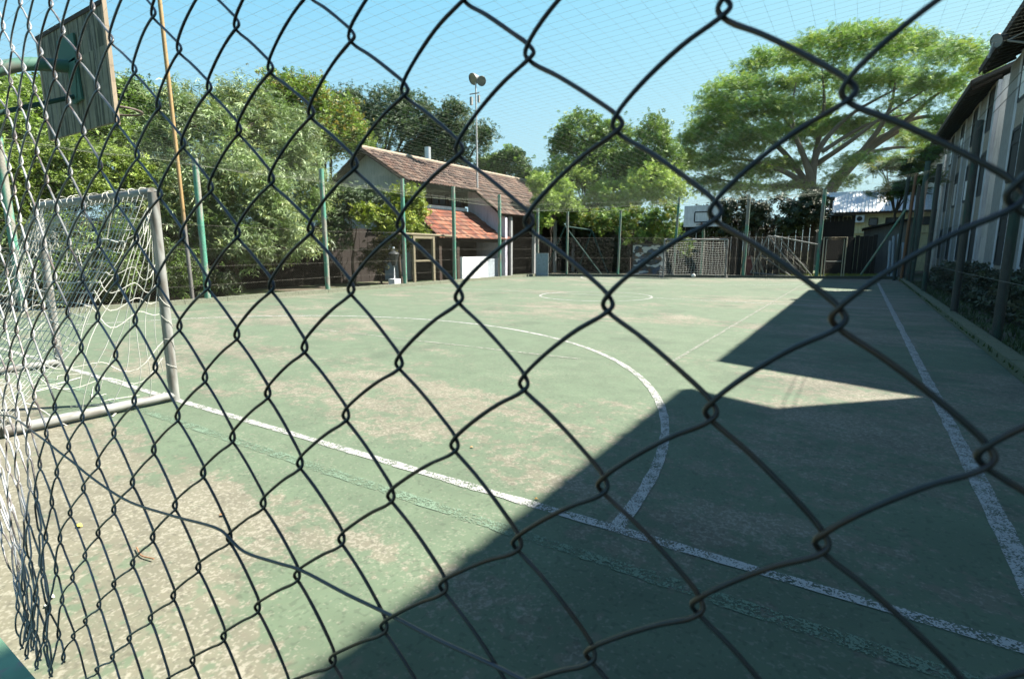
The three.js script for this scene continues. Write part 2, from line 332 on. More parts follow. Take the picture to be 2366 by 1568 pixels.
{ // gate in the far fence
  const g = thing('fence_gate', 'open framed wire gate in the far fence right of the stored goal frame', 'gate');
  const fr = (name, x0, x1, y0, y1, dz, r, col) => { const z = (x) => farAt(x) - 0.1 + dz, m = new MB().color(...col); m.tube([V(x0, y0, z(x0)), V(x0, y1, z(x0)), V(x1, y1, z(x1)), V(x1, y0, z(x1))], r, 8); m.build(name, M.vertexPaint, g); };
  fr('gate_frame', -1.58, -0.62, 0.02, 2.03, 0, 0.03, [0.3, 0.28, 0.2]);
  fr('gate_leaf', -1.46, -0.72, 0.12, 1.93, 0.03, 0.022, [0.32, 0.3, 0.22]);
  new MB().color(0.26, 0.26, 0.22).bar(V(-1.46, 0.85, farAt(-1.46) - 0.07), V(-0.72, 0.85, farAt(-0.72) - 0.07), 0.018).build('cross_bar', M.vertexPaint, g);
  tag(meshPanel(new MB(), V(-1.46, 0, farAt(-1.46) - 0.07), V(-0.72, 0, farAt(-0.72) - 0.07), 0.13, 1.92, 0.08, 0.0018).build('wire_mesh', M.mesh, g), null, null, null, 'stuff');
}
{ // the net over the court
  const t = thing('overhead_net', 'thin grey ball net stretched over the whole court', 'net');
  const Y = (x, z) => { const u = (x + 14.9) / 16.7, far = farAt(x), v = Math.min(1, Math.max(0, z / far)); const edge = mix(mix(3.72, 3.95, u), mix(3.45, 4.25, u), v); return edge - 0.38 * 16 * u * (1 - u) * v * (1 - v) + 0.05 * (noise(x * 0.8, z * 0.8) - 0.5) - 0.06 * Math.abs(Math.sin(v * Math.PI * 7)) * (1 - u) * (1 - u); };
  const m = new MB();
  for (let z = -0.32; z > -32.4; z -= 0.14) {
    const x0 = -14.88, x1 = 1.78, p = [];
    for (let k = 0; k <= 20; k++) { const x = mix(x0, x1, k / 20); if (z < farAt(x)) continue; p.push(V(x, Y(x, z), z)); }
    if (p.length > 1) m.strand(p, 0.0009);
  }
  for (let x = -14.88; x < 1.8; x += 0.19) { const p = []; for (let k = 0; k <= 26; k++) { const z = mix(-0.3, farAt(x), k / 26); p.push(V(x, Y(x, z), z)); } m.strand(p, 0.0009); }
  tag(m.build('net_strands', M.netGrey, t), null, null, null, 'stuff');
  const e = [[], [], []];
  for (let k = 0; k <= 20; k++) { const z = mix(-0.3, -25.6, k / 20), x = mix(-14.88, 1.8, k / 20); e[0].push(V(-14.88, Y(-14.88, z) + 0.01, z)); e[1].push(V(x, Y(x, farAt(x)) - 0.02, farAt(x))); e[2].push(V(1.79, Y(1.79, z * 1.26) + 0.01, z * 1.26)); }
  for (const p of e) new MB().strand(p, 0.006).build('edge_rope', M.netGrey, t);
}

// ---------------------------------------------------------------- the fence in front of the camera
const CFU = [0.197, 1.166, -1.082, 1.518, -1.303, 0.803, 0.73, 0.382, -1.14, -0.042, -1.079, 0.241, -0.203, -0.485, 0.073];
const CFV = [0.009, -0.258, -0.192, 1.214, -0.442, 0.096, 0.364, -0.825, 0.507, -0.001, 0.099, -0.32, -0.123, 0.099, -0.041];
const FO = V(-0.16934, EYE + 0.04627, -0.20839), FA = V(0.036123, 0.000622, 0.000709), FB = V(-0.002237, -0.035633, 0.003397), FN = V(-0.0212, 0.0962, 0.9951);
// the stretched weave: diamonds of 36 mm half-width, pulled about and bunched up at the lower left
function weave(c, r, off = 0) {
  const cc = Math.min(5.4, Math.max(-20, c)), lo = cc > 0 ? mix(-1.6, -0.5, cc / 5) : mix(-1.6, -6.3, -cc / 18), hi = cc > 0 ? mix(8, 5, cc / 5) : mix(8, 14, -cc / 14), q = Math.min(hi, Math.max(lo, r));
  const a = cc / 10, b = q / 10; let u = 0, v = 0, k = 0;
  for (let i = 0; i <= 4; i++) for (let j = 0; j <= 4 - i; j++, k++) { const t = Math.pow(a, i) * Math.pow(b, j); u += CFU[k] * t; v += CFV[k] * t; }
  let U = c + u, W = r + v, bulge = 0;
  const s = smooth(4.5, 13.5, r) * smooth(-12.5, -16, c);
  if (s > 0) { const t = c - -14; U = mix(U, -14 + t * 0.2, s); W = mix(W, r + 0.25, s); bulge = s * 0.004 * (1 - Math.cos(c * 1.7)); }
  const n = 0.0025 * Math.sin(c * 0.31 + r * 0.17) + bulge;
  return FO.clone().addScaledVector(FA, U).addScaledVector(FB, W).addScaledVector(FN, n + off);
}
{
  const f = thing('chain_link_fence', 'rusty dark chain link fence close in front of the camera', 'fence');
  const DI = 0.00097, ZA = 0.0014, RMAX = 14;
  const jit = (c, r, k) => (h2(c * 131 + k * 17, r * 57 + 3) - 0.5) * 0.075;
  for (let w = -32; w <= 8; w++) {
    const pts = [];
    const add = (c, r, off) => pts.push(weave(c, r, off));
    const r0 = w > 0 ? -4 : -10;
    const hh = 0.105, ov = 0.05, knot = (r) => { const left = ((w + r) % 2 + 2) % 2 === 0, c = left ? w : w + 1; return [left, c + jit(c, r, 1), r + jit(c, r, 2)]; };
    for (let r = r0; r <= RMAX; r++) {
      const [left, kc, kr] = knot(r), sg = left ? 1 : -1;
      add(kc + 0.015 * sg, kr - hh, ZA * sg); add(kc - ov * sg, kr + 0.01, ZA * 0.2 * sg); add(kc + 0.015 * sg, kr + hh, -ZA * sg);
      if (r < RMAX) {                                                // one plain arc to the next knot
        const [, nc, nr] = knot(r + 1), a = [kc + 0.015 * sg, kr + hh], b = [nc - 0.015 * sg, nr - hh], q = smooth(-2, 9, r), bow = left ? [mix(0.016, 0.034, q), mix(-0.016, -0.034, q)] : [mix(-0.044, -0.012, q), mix(-0.044, -0.012, q)];
        for (const t of [0.3, 0.7]) { const k = 4 * t * (1 - t) * 1.15; add(mix(a[0], b[0], t) + bow[0] * k, mix(a[1], b[1], t) + bow[1] * k, left ? -ZA * 0.9 : ZA * 1.1); }
      }
    }
    const path = curve(pts, pts.length * 4), rust = [], base = mix(0.02, 0.16, smooth(-5, -12, w)) + 0.14 * smooth(-14, -19, w); // base lightened leftwards: the silver of sunlit wire painted into the colour
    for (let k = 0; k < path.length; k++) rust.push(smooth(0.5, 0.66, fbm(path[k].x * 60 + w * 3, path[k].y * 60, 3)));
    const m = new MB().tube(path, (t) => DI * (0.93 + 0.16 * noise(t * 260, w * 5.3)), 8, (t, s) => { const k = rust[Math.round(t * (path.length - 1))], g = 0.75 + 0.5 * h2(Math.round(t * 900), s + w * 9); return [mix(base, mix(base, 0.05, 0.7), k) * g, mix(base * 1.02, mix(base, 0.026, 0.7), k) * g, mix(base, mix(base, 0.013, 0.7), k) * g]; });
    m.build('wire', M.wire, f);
  }
  // the loose wire threaded across the lower left
  const loose = [[0, 959], [22, 961], [40, 970], [79, 1000], [110, 1023], [137, 1045], [173, 1072], [200, 1095], [290, 1155], [400, 1192], [510, 1225], [533, 1247], [560, 1272], [640, 1300], [690, 1315], [800, 1372], [900, 1420], [1000, 1472], [1180, 1556], [1260, 1600]].map(([x, y]) => { const d = ray(x, y); return d.multiplyScalar((FO.clone().sub(V(0, EYE, 0)).dot(FN) + 0.003) / d.dot(FN)).add(V(0, EYE, 0)); });
  new MB().color(0.05, 0.052, 0.052).tube(curve(loose, 120), 0.00105, 7).build('tie_wire', M.wire, f);
}
{
  const w = thing('low_wall', 'mint green painted low wall under the chain link fence', 'wall', [0, 0, 0]);
  const t = tex(512, 512, (x, y) => { const n = fbm(x / 30, y / 30, 5), k = smooth(0.6, 0.7, fbm(x / 12 + 60, y / 12, 4)); return [toS(mix(0.12, 0.17, k) * (0.7 + 0.6 * n)), toS(mix(0.24, 0.19, k) * (0.7 + 0.6 * n)), toS(mix(0.15, 0.15, k) * (0.7 + 0.6 * n))]; });
  new MB().box(-6.4, 0.39, -0.062, 16.9, 1.04, 0.225).build('wall_body', std({ map: texRep(t, 1.2, 1.2), roughness: 0.8 }), w);
}

// ---------------------------------------------------------------- goals
const pipePaint = (id) => (t, s) => { const n = fbm(t * 9 + id * 5.1, s * 0.5 + id, 3), k = smooth(0.52, 0.62, n), f = 0.8 + 0.4 * h2(Math.round(t * 70) + id, s); return [mix(0.19, 0.1, k) * f, mix(0.195, 0.092, k) * f, mix(0.185, 0.08, k) * f]; };
const along = (a, b, n = 24) => Array.from({ length: n + 1 }, (_, k) => lerpV(a, b, k / n));
{
  const g = thing('futsal_goal', 'grey tube goal with torn white net nearest the camera', 'goal', [-6.87, 0, -2.45]);
  const R = 0.043, X = 1.42, top = 1.95, back = 1.25;
  const pipe = (n, a, b, r, id) => new MB().tube(along(a, b), r, 12, pipePaint(id)).build(n, M.vertexPaint, g);
  pipe('post', V(X, 0, 0), V(X, top, 0), R, 1); pipe('post', V(-X, 0, 0), V(-X, top, 0), R, 2);
  pipe('crossbar', V(-X, top, 0), V(X, top, 0), R, 3);
  pipe('base_bar', V(X, 0.055, 0.0), V(X, 0.055, back), 0.042, 4); pipe('base_bar', V(-X, 0.055, 0.0), V(-X, 0.055, back), 0.042, 5);
  pipe('rear_bar', V(-X, 0.055, back), V(X, 0.055, back), 0.042, 6);
  reseed(11);
  const m = new MB(), NU = 28, NV = 22, bp = (u, v) => V(mix(-X, X, u), mix(top - 0.03, 0.09, v) - 0.16 * Math.sin(Math.PI * v) * (0.6 + 0.5 * noise(u * 6, v * 5)), mix(0.03, back, v) + 0.10 * (noise(u * 5 + 9, v * 5) - 0.5) - 0.06 * Math.sin(v * 3.1));
  for (let i = 0; i <= NU; i++) { const p = []; for (let k = 0; k <= 30; k++) p.push(bp(i / NU + 0.004 * Math.sin(k), k / 30)); m.strand(p, 0.0038); }
  for (let j = 1; j < NV; j++) { const p = []; for (let k = 0; k <= 40; k++) p.push(bp(k / 40, j / NV)); m.strand(p, 0.0038); }
  // right side: sagging torn cords between the post and the slanted back
  const side = (x) => {
    const q = (s, t) => { const y = mix(top - 0.05, 0.08, t), z = s * back * t * 0.98; return V(x + 0.13 * Math.sin(Math.PI * s) * (noise(t * 7 + x, s * 4) - 0.3), y - 0.22 * Math.sin(Math.PI * s) * t, z); };
    for (let j = 1; j < 15; j++) { if (rnd() < 0.22) continue; const a = rr(0, 0.12), p = []; for (let k = 0; k <= 14; k++) p.push(q(mix(a, 1, k / 14), Math.min(1, j / 15 + 0.03 * Math.sin(k * 0.7 + j)))); m.strand(p, 0.004); }
    for (let i = 1; i < 9; i++) { const p = []; const e = rr(0.75, 1); for (let k = 0; k <= 16; k++) p.push(q(i / 9 + 0.04 * Math.sin(k * 0.6 + i), mix(0.05, e, k / 16))); m.strand(p, 0.004); }
    // cords wound round the post
    const h = []; for (let k = 0; k <= 90; k++) { const a = k * 0.3 + 2 * noise(k * 0.2, x); h.push(V(x + 0.047 * Math.cos(a), mix(0.15, 1.0, k / 90) + 0.1 * noise(k * 0.15, x + 5), 0.047 * Math.sin(a))); } m.strand(h, 0.0025);
  };
  side(X); side(-X);
  const wind = []; for (let k = 0; k <= 260; k++) { const a = k * 0.33 + 3 * noise(k * 0.1, 4); wind.push(V(mix(-X, X, k / 260) + 0.05 * noise(k * 0.2, 3), top + (0.049 + 0.02 * noise(k * 0.4, 1)) * Math.cos(a), (0.049 + 0.03 * noise(k * 0.3, 8)) * Math.sin(a))); } m.strand(wind, 0.0035);
  for (let n = 0; n < 16; n++) { const x = rr(-X, X), p = []; for (let k = 0; k <= 8; k++) p.push(V(x + rr(-0.03, 0.03) * k / 3, top - 0.05 - k * rr(0.05, 0.09), 0.05 + rr(-0.02, 0.05) + k * 0.02)); m.strand(curve(p, 20), 0.003); }
  for (let n = 0; n < 10; n++) { const a = V(rr(-X, X), 0.012, rr(0.1, 1.3)), p = [a]; for (let k = 0; k < 4; k++) p.push(V(a.x + rr(-0.5, 0.5), 0.01, a.z + rr(-0.3, 0.3))); m.strand(curve(p, 30), 0.003); }
  tag(m.build('net', M.netWhite, g), null, null, null, 'stuff');
  // the long cords hanging inside the mouth
  for (const P of [[[1.38, 1.86], [0.9, 1.25], [0.2, 0.85]], [[1.38, 1.5], [1.0, 1.52], [0.5, 1.15], [-0.1, 1.1]]]) new MB().strand(curve(P.map(([x, y]) => V(x, y, 0.3)), 20), 0.006).build('loose_cord', M.netWhite, g);
}
{
  const a = V(-8.52, 0, farAt(-8.52) + 0.42), b = V(-5.68, 0, farAt(-5.68) + 0.42), turn = Math.atan2(-(b.z - a.z), b.x - a.x);
  const g = thing('futsal_goal', 'far goal with square grey net under the far backboard', 'goal', [(a.x + b.x) / 2, 0, (a.z + b.z) / 2], turn);
  const X = a.distanceTo(b) / 2, top = 1.93, back = -0.42, out = 0.16;
  const pipe = (n, p, q, r, id) => new MB().tube(along(p, q), r, 10, pipePaint(id)).build(n, M.vertexPaint, g);
  pipe('post', V(X, 0, 0), V(X, top, 0), 0.045, 11); pipe('post', V(-X, 0, 0), V(-X, top, 0), 0.045, 12); pipe('crossbar', V(-X, top, 0), V(X, top, 0), 0.045, 13);
  pipe('base_bar', V(X, 0.04, 0.05), V(X + out, 0.04, back), 0.04, 14); pipe('base_bar', V(-X, 0.04, 0.05), V(-X - out, 0.04, back), 0.04, 15);
  const m = new MB(), NU = 23, NV = 16, q = (u, v) => V(mix(-X - out * v, X + out * v, u), mix(top - 0.04, 0.05, v) - 0.05 * Math.sin(Math.PI * u * 3) * Math.sin(Math.PI * v), mix(-0.03, back, Math.pow(v, 0.6)) + 0.06 * (noise(u * 7, v * 7) - 0.5));
  for (let i = 0; i <= NU; i++) { const p = []; for (let k = 0; k <= 18; k++) p.push(q(Math.min(1, Math.max(0, i / NU + 0.008 * Math.sin(k * 0.8 + i))), k / 18)); m.strand(p, 0.0075); }
  for (let j = 0; j <= NV; j++) { const p = []; for (let k = 0; k <= 26; k++) p.push(q(k / 26, j / NV)); m.strand(p, 0.0075); }
  for (const s of [-1, 1]) for (let j = 0; j < 12; j++) { const v = (j + 0.5) / 12, p = []; for (let k = 0; k <= 5; k++) p.push(V(s * (X + out * v * k / 5), mix(top - 0.04, 0.05, v) - 0.03 * Math.sin(k), mix(0, back * Math.pow(v, 0.6), k / 5))); m.strand(p, 0.0075); }
  tag(m.build('net', M.netWhite, g), null, null, null, 'stuff');
}
{
  const p = V(-7.15, 0.1, farAt(-7.15) + 0.3), b = shade(new THREE.Mesh(new THREE.SphereGeometry(0.11, 24, 16), std({ color: C(0.7, 0.68, 0.62), map: texRep(grainTex, 3, 3), roughness: 0.6 })));
  b.name = 'ball'; b.position.copy(p); scene.add(b); tag(b, 'white ball lying in the far goal', 'ball');
}

// ---------------------------------------------------------------- basketball
{
  const t = thing('basketball_stand', 'weathered backboard seen from behind at upper left, on a green arm', 'basketball stand', [-6.95, 0, -2.5]);
  const bd = tex(512, 512, (x, y) => { const n = fbm(x / 13, y / 260, 4), s = smooth(0.5, 0.62, fbm(x / 6 + 40, y / 200 + 3, 4)), g = 0.7 + 0.5 * fbm(x / 25, y / 25, 4); return [toS(mix(0.15, 0.045, s) * g), toS(mix(0.15, 0.05, s) * g), toS(mix(0.115, 0.035, s) * g * (0.8 + 0.3 * n))]; });
  const boardM = std({ map: texRep(bd, 0.6, 0.9), roughness: 0.9 });
  for (let k = 0; k < 6; k++) new MB().box(-0.64 + 0.266 * k, 3.16, rr(-0.002, 0.002), 0.26, 1.03, 0.028).build('board', boardM, t);
  const fr = std({ color: C(0.3, 0.24, 0.17), map: texRep(woodTex, 1, 1), roughness: 0.9 });
  new MB().box(0.845, 3.17, 0.0, 0.04, 1.1, 0.036).build('frame', fr, t); new MB().box(-0.795, 3.16, 0.0, 0.04, 1.04, 0.036).build('frame', fr, t); new MB().box(0.02, 3.695, 0.0, 1.65, 0.04, 0.045).build('frame', M.darkWood, t);
  const gp = new MB().box(0.0, 3.42, 0.03, 0.42, 0.26, 0.02).tri(V(-0.02, 3.3, 0.045), V(0.2, 3.3, 0.045), V(0.12, 2.9, 0.045)); gp.box(0.1, 3.12, 0.03, 0.22, 0.4, 0.02, 0, 0, 0.1); gp.build('bracket', std({ color: C(0.03, 0.095, 0.07), roughness: 0.8 }), t);
  new MB().tube(curve([V(-0.02, 3.28, 0.03), V(-0.03, 3.2, 0.4), V(-0.06, 3.0, 0.75), V(-0.06, 2.6, 1.15), V(-0.06, 1.9, 1.45), V(-0.06, 0, 1.6)], 40), 0.062, 14, (q, s) => { const k = smooth(0.5, 0.6, fbm(q * 12, s * 0.5, 3)); return [mix(0.035, 0.09, k), mix(0.11, 0.1, k), mix(0.08, 0.08, k)]; }).build('arm', M.vertexPaint, t);
  new MB().bar(V(0.05, 2.98, 0.03), V(-0.1, 2.5, 1.1), 0.022).build('brace', M.greenMetal, t);
  const ring = new THREE.TorusGeometry(0.225, 0.012, 8, 32); ring.rotateX(Math.PI / 2);
  new MB().color(0.07, 0.05, 0.04).geo(ring, new THREE.Matrix4().setPosition(0, 2.93, -0.36)).bar(V(0, 2.93, -0.02), V(0, 2.93, -0.14), 0.02).box(0, 2.93, -0.02, 0.14, 0.2, 0.02).build('hoop', M.vertexPaint, t);
}
{
  const x = -6.88, z = farAt(x) + 0.35, t = thing('basketball_stand', 'white backboard with black square above the far goal', 'basketball stand', [x, 0, z], 0.1);
  new MB().box(0, 3.1, 0, 1.8, 1.05, 0.05).build('board', std({ color: C(0.52, 0.53, 0.56), map: texRep(plasterTex, 0.8, 0.8), roughness: 0.7 }), t);
  const sq = new MB(), cx = -0.02, cy = 3.05, w = 0.72, h = 0.5, l = 0.06; sq.box(cx, cy + h / 2, 0.031, w, l, 0.012); sq.box(cx, cy - h / 2, 0.031, w, l, 0.012); sq.box(cx - w / 2, cy, 0.031, l, h - l, 0.012); sq.box(cx + w / 2, cy, 0.031, l, h - l, 0.012);
  sq.build('target_square', M.dark, t);
  new MB().tube([V(0.02, -0.05, -0.55), V(0.02, 2.2, -0.55), V(0.0, 2.9, -0.08)], 0.075, 12, postPaint(61, 0.52)).build('pole', M.vertexPaint, t);
  const ring = new THREE.TorusGeometry(0.225, 0.014, 8, 28); ring.rotateX(Math.PI / 2);
  new MB().color(0.12, 0.06, 0.04).geo(ring, new THREE.Matrix4().setPosition(-0.02, 2.68, 0.28)).box(-0.02, 2.7, 0.05, 0.1, 0.14, 0.05).build('hoop', M.vertexPaint, t);
  const n = new MB(); for (let k = 0; k < 10; k++) { const a = k * 0.628; n.strand([V(-0.02 + 0.22 * Math.cos(a), 2.67, 0.28 + 0.22 * Math.sin(a)), V(-0.02 + 0.12 * Math.cos(a + 0.4), 2.3, 0.28 + 0.12 * Math.sin(a + 0.4))], 0.004); } n.build('hoop_net', M.netGrey, t);
}
// ---------------------------------------------------------------- poles
{
  const a = onX(445, 697, -15.55), b = onX(366, -20, -15.62);
  const o = new MB().tube(along(V(a.x, 0, a.z), lerpV(a, b, 1.12), 60), 0.05, 12, (t, s) => { const k = smooth(0.24, 0.3, t + 0.04 * noise(t * 30, s)), n = 0.8 + 0.4 * fbm(t * 60, s, 2); return [mix(0.12, 0.26, k) * n, mix(0.115, 0.165, k) * n, mix(0.11, 0.065, k) * n]; }).build('tall_pole', M.vertexPaint);
  tag(o, 'thin leaning pole, yellow above and grey below, by left fence', 'pole');
}
{
  const b = onX(1105, 632, -17.8), t = thing('floodlight_pole', 'slim grey pole with two round floodlights in front of the house', 'lamp post', [b.x, 0, b.z]);
  new MB().color(0.36, 0.36, 0.35).tube([V(0, -0.05, 0), V(0, 5, 0), V(-0.04, 10.1, 0)], (q) => mix(0.06, 0.035, q), 10).build('pole', M.vertexPaint, t);
  new MB().color(0.2, 0.2, 0.19).bar(V(-0.4, 9.55, 0.05), V(0.2, 9.55, 0), 0.03).box(-0.3, 9.2, 0.05, 0.12, 0.4, 0.12).box(0.15, 9.25, 0, 0.1, 0.35, 0.1).build('bracket', M.vertexPaint, t);
  const lamp = (x, y, r, dir) => {
    const pr = [[0.02, -r * 1.1], [r * 0.35, -r * 1.0], [r * 0.5, -r * 0.6], [r * 0.95, 0.0], [r, 0.1], [r * 0.96, 0.1]].map(([a, c]) => new THREE.Vector2(a, c));
    const gl = new THREE.LatheGeometry(pr, 24), q = new THREE.Matrix4().makeRotationFromQuaternion(new THREE.Quaternion().setFromUnitVectors(V(0, 1, 0), dir.clone().normalize())).setPosition(x, y, 0);
    const body = new MB().geo(gl, q).build('lamp_head', std({ color: C(0.13, 0.13, 0.12), metalness: 0.3, roughness: 0.5, side: THREE.DoubleSide }), t);
    const cap = new THREE.CircleGeometry(r * 0.93, 24); cap.rotateX(-Math.PI / 2); cap.translate(0, 0.06, 0); new MB().geo(cap, q).build('lens', std({ color: C(0.16, 0.165, 0.14), roughness: 0.25 }), body);
  };
  lamp(-0.14, 10.3, 0.3, V(-0.25, -0.5, 1)); lamp(0.3, 10.12, 0.25, V(0.95, -0.35, 0.5));
}
{
  const b = onX(912, 662, -15.6), t = thing('garden_lantern', 'small dark lantern on a white block beyond the left fence', 'lantern', [b.x, 0, b.z]);
  new MB().box(0, 0.13, 0, 0.34, 0.3, 0.34).build('block', M.white, t); new MB().bar(V(0, 0.3, 0), V(0, 0.8, 0), 0.022).build('stem', M.white, t);
  const l = new THREE.LatheGeometry([[0.09, 0.8], [0.22, 1.26], [0.23, 1.28], [0.1, 1.36], [0.02, 1.4]].map(([a, c]) => new THREE.Vector2(a, c)), 6);
  new MB().geo(l).build('lantern_head', std({ color: C(0.025, 0.028, 0.03), roughness: 0.5, side: THREE.DoubleSide }), t); new MB().geo(new THREE.SphereGeometry(0.05, 12, 8), new THREE.Matrix4().setPosition(0, 1.5, 0)).build('finial', M.white, t);
}
// ---------------------------------------------------------------- the tiled house on the left
// clay tiles over a slope: A-B is the upper edge, D-C the lower edge
function tileSlope(m, A, B, C, D, cols, rows, pal, s0) {
  const n = V(0, 0, 0).crossVectors(B.clone().sub(A), D.clone().sub(A)).normalize(); if (n.y < 0) n.negate();
  const at = (u, v) => lerpV(lerpV(A, B, u), lerpV(D, C, u), v), K = 6;
  for (let j = 0; j < rows; j++) for (let i = 0; i < cols; i++) {
    const q = h2(i + s0, j * 7 + s0), c0 = pal[Math.floor(q * pal.length)], f = 0.75 + 0.5 * h2(i * 3 + 1, j * 5 + s0), c = c0.map((x) => x * f), rows2 = [];
    for (let e = 0; e < 2; e++) {
      const row = [];
      for (let k = 0; k <= K; k++) {
        const t = k / K, p = at((i + t) / cols, (j + (e ? 1.06 : 0)) / rows), h = 0.055 * Math.abs(Math.sin(t * Math.PI)) + (e ? 0.035 : 0) + 0.012 * q, nn = n.clone();
        const tang = B.clone().sub(A).normalize(); nn.addScaledVector(tang, -0.7 * Math.cos(t * Math.PI)).normalize();
        row.push(m.vert(p.addScaledVector(n, h), nn, i * 0.2 + t * 0.2, j * 0.4 + e * 0.4, c));
      }
      rows2.push(row);
    }
    for (let k = 0; k < K; k++) m.i.push(rows2[0][k], rows2[1][k], rows2[0][k + 1], rows2[0][k + 1], rows2[1][k], rows2[1][k + 1]);
  }
  // the boards the tiles lie on
  const d = n.clone().multiplyScalar(-0.09); m.color(0.06, 0.045, 0.03);
  m.quad(A.clone().add(d), B.clone().add(d), C.clone().add(d), D.clone().add(d));
  return m;
}
const OLD = [[0.07, 0.034, 0.022], [0.095, 0.05, 0.032], [0.045, 0.024, 0.017], [0.13, 0.085, 0.062], [0.055, 0.034, 0.025]], RED = [[0.19, 0.055, 0.028], [0.24, 0.085, 0.043], [0.14, 0.042, 0.023], [0.23, 0.11, 0.065], [0.11, 0.045, 0.03]];
{
  const h = thing('house', 'white house with brown tiled roof and red porch roof beyond the left fence', 'house');
  const rX = -20.5, rY = 6.22, eX = -17.5, eY = 4.5, z0 = -18.55, z1 = -33.4, zx = -23.7;
  const roof = new MB();
  tileSlope(roof, V(rX, rY, z0), V(rX, rY, zx), V(eX, eY, zx), V(eX, eY, z0), 25, 9, OLD, 3);
  tileSlope(roof, V(rX, rY, zx), V(rX, rY - 0.05, z1), V(eX, eY, z1), V(eX, eY, zx), 58, 9, OLD, 90);
  tileSlope(roof, V(eX, eY - 0.02, zx), V(eX, eY - 0.02, z1), V(-15.9, 3.28, z1), V(-15.9, 3.25, zx), 58, 5, OLD, 190);
  tileSlope(roof, V(rX, rY, z1), V(rX, rY, z0), V(-23.6, 4.45, z0), V(-23.6, 4.45, z1), 60, 6, OLD, 290);
  const ro = tag(roof.build('roof', M.tile, h), 'weathered brown clay tiles', null, null, 'stuff');
  const ridge = new MB().color(0.3, 0.24, 0.18); for (let z = z0; z > z1; z -= 0.4) ridge.tube([V(rX, rY + 0.03, z), V(rX, rY + 0.045, z - 0.42)], 0.1, 8); ridge.build('ridge_tiles', M.tile, ro);
  const fl = new MB().color(0.5, 0.52, 0.54).tube([V(-21.0, 5.9, -23.9), V(-21.0, 7.1, -23.9)], 0.165, 16); fl.build('flue_pipe', std({ vertexColors: true, metalness: 0.6, roughness: 0.4 }), h);
  // gable wall and the walls below
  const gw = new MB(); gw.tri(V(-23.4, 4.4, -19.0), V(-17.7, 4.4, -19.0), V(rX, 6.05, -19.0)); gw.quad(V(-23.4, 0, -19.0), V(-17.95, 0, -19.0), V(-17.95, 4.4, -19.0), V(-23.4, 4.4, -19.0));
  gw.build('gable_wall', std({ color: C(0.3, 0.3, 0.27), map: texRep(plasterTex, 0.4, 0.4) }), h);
  new MB().bar(V(rX, rY - 0.1, z0), V(eX, eY - 0.1, z0), 0.06).bar(V(rX, rY - 0.1, z0), V(-23.6, 4.35, z0), 0.06).build('barge_board', M.brownWood, h);
  new MB().box(-18.35, 1.75, -21.4, 0.2, 3.5, 4.8).box(-18.35, 3.5, -21.4, 0.3, 0.26, 4.8).build('wall', M.white, h);
  new MB().box(-18.42, 4.02, -21.4, 0.16, 0.8, 4.8).build('upper_wall', M.brownWood, h);
  for (const z of [-20.2, -21.6, -22.9]) { const w = new MB(); w.box(-18.3, 4.2, z, 0.08, 0.05, 1.1).box(-18.3, 3.7, z, 0.08, 0.05, 1.1).box(-18.3, 3.95, z - 0.55, 0.08, 0.55, 0.05).box(-18.3, 3.95, z + 0.55, 0.08, 0.55, 0.05).box(-18.3, 3.95, z, 0.08, 0.5, 0.04); const wi = w.build('window', M.darkWood, h); new MB().box(-18.33, 3.95, z, 0.03, 0.46, 1.06).build('pane', M.glass, wi); }
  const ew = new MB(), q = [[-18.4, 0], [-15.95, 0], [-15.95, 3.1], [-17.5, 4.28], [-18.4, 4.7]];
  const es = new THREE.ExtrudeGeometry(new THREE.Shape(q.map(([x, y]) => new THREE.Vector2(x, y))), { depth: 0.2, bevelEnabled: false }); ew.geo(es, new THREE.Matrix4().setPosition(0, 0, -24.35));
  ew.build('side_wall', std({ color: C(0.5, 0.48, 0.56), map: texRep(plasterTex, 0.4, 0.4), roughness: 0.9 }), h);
  new MB().box(-17.8, 1.9, -28.8, 0.2, 3.8, 9.0).build('long_wall', std({ color: C(0.03, 0.017, 0.012), map: texRep(woodTex, 2, 0.6), roughness: 0.9 }), h);
  // porch
  const pr = new MB(); tileSlope(pr, V(-18.2, 3.42, -19.3), V(-18.2, 3.42, -24.1), V(-15.95, 1.93, -24.9), V(-16.0, 1.93, -18.9), 29, 7, RED, 400);
  tag(pr.build('porch_roof', M.tile, h), 'bright red clay tiles over the porch', null, null, 'stuff');
  for (const z of [-19.1, -20.4, -24.7]) new MB().box(-16.25, 0.95, z, 0.18, 1.94, 0.18).build('porch_post', M.brownWood, h);
  for (const z of [-24.9, -27.4, -30, -32.6]) new MB().box(-16.1, 1.6, z, 0.16, 3.2, 0.16).build('porch_post', M.greyMetal, h);
  new MB().box(-16.2, 1.86, -21.9, 0.12, 0.14, 5.8).build('porch_beam', M.brownWood, h);
  new MB().box(-16.42, 0.5, -21.95, 0.16, 1.02, 2.3).box(-16.45, 1.04, -21.95, 0.24, 0.07, 2.34).build('porch_wall', M.white, h);
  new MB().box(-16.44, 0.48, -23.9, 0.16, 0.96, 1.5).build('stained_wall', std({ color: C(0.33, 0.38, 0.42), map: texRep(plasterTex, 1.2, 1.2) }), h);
  new MB().box(-17.9, 1.0, -21.8, 0.1, 2.0, 5.2).build('porch_back_wall', M.darkWood, h);
}
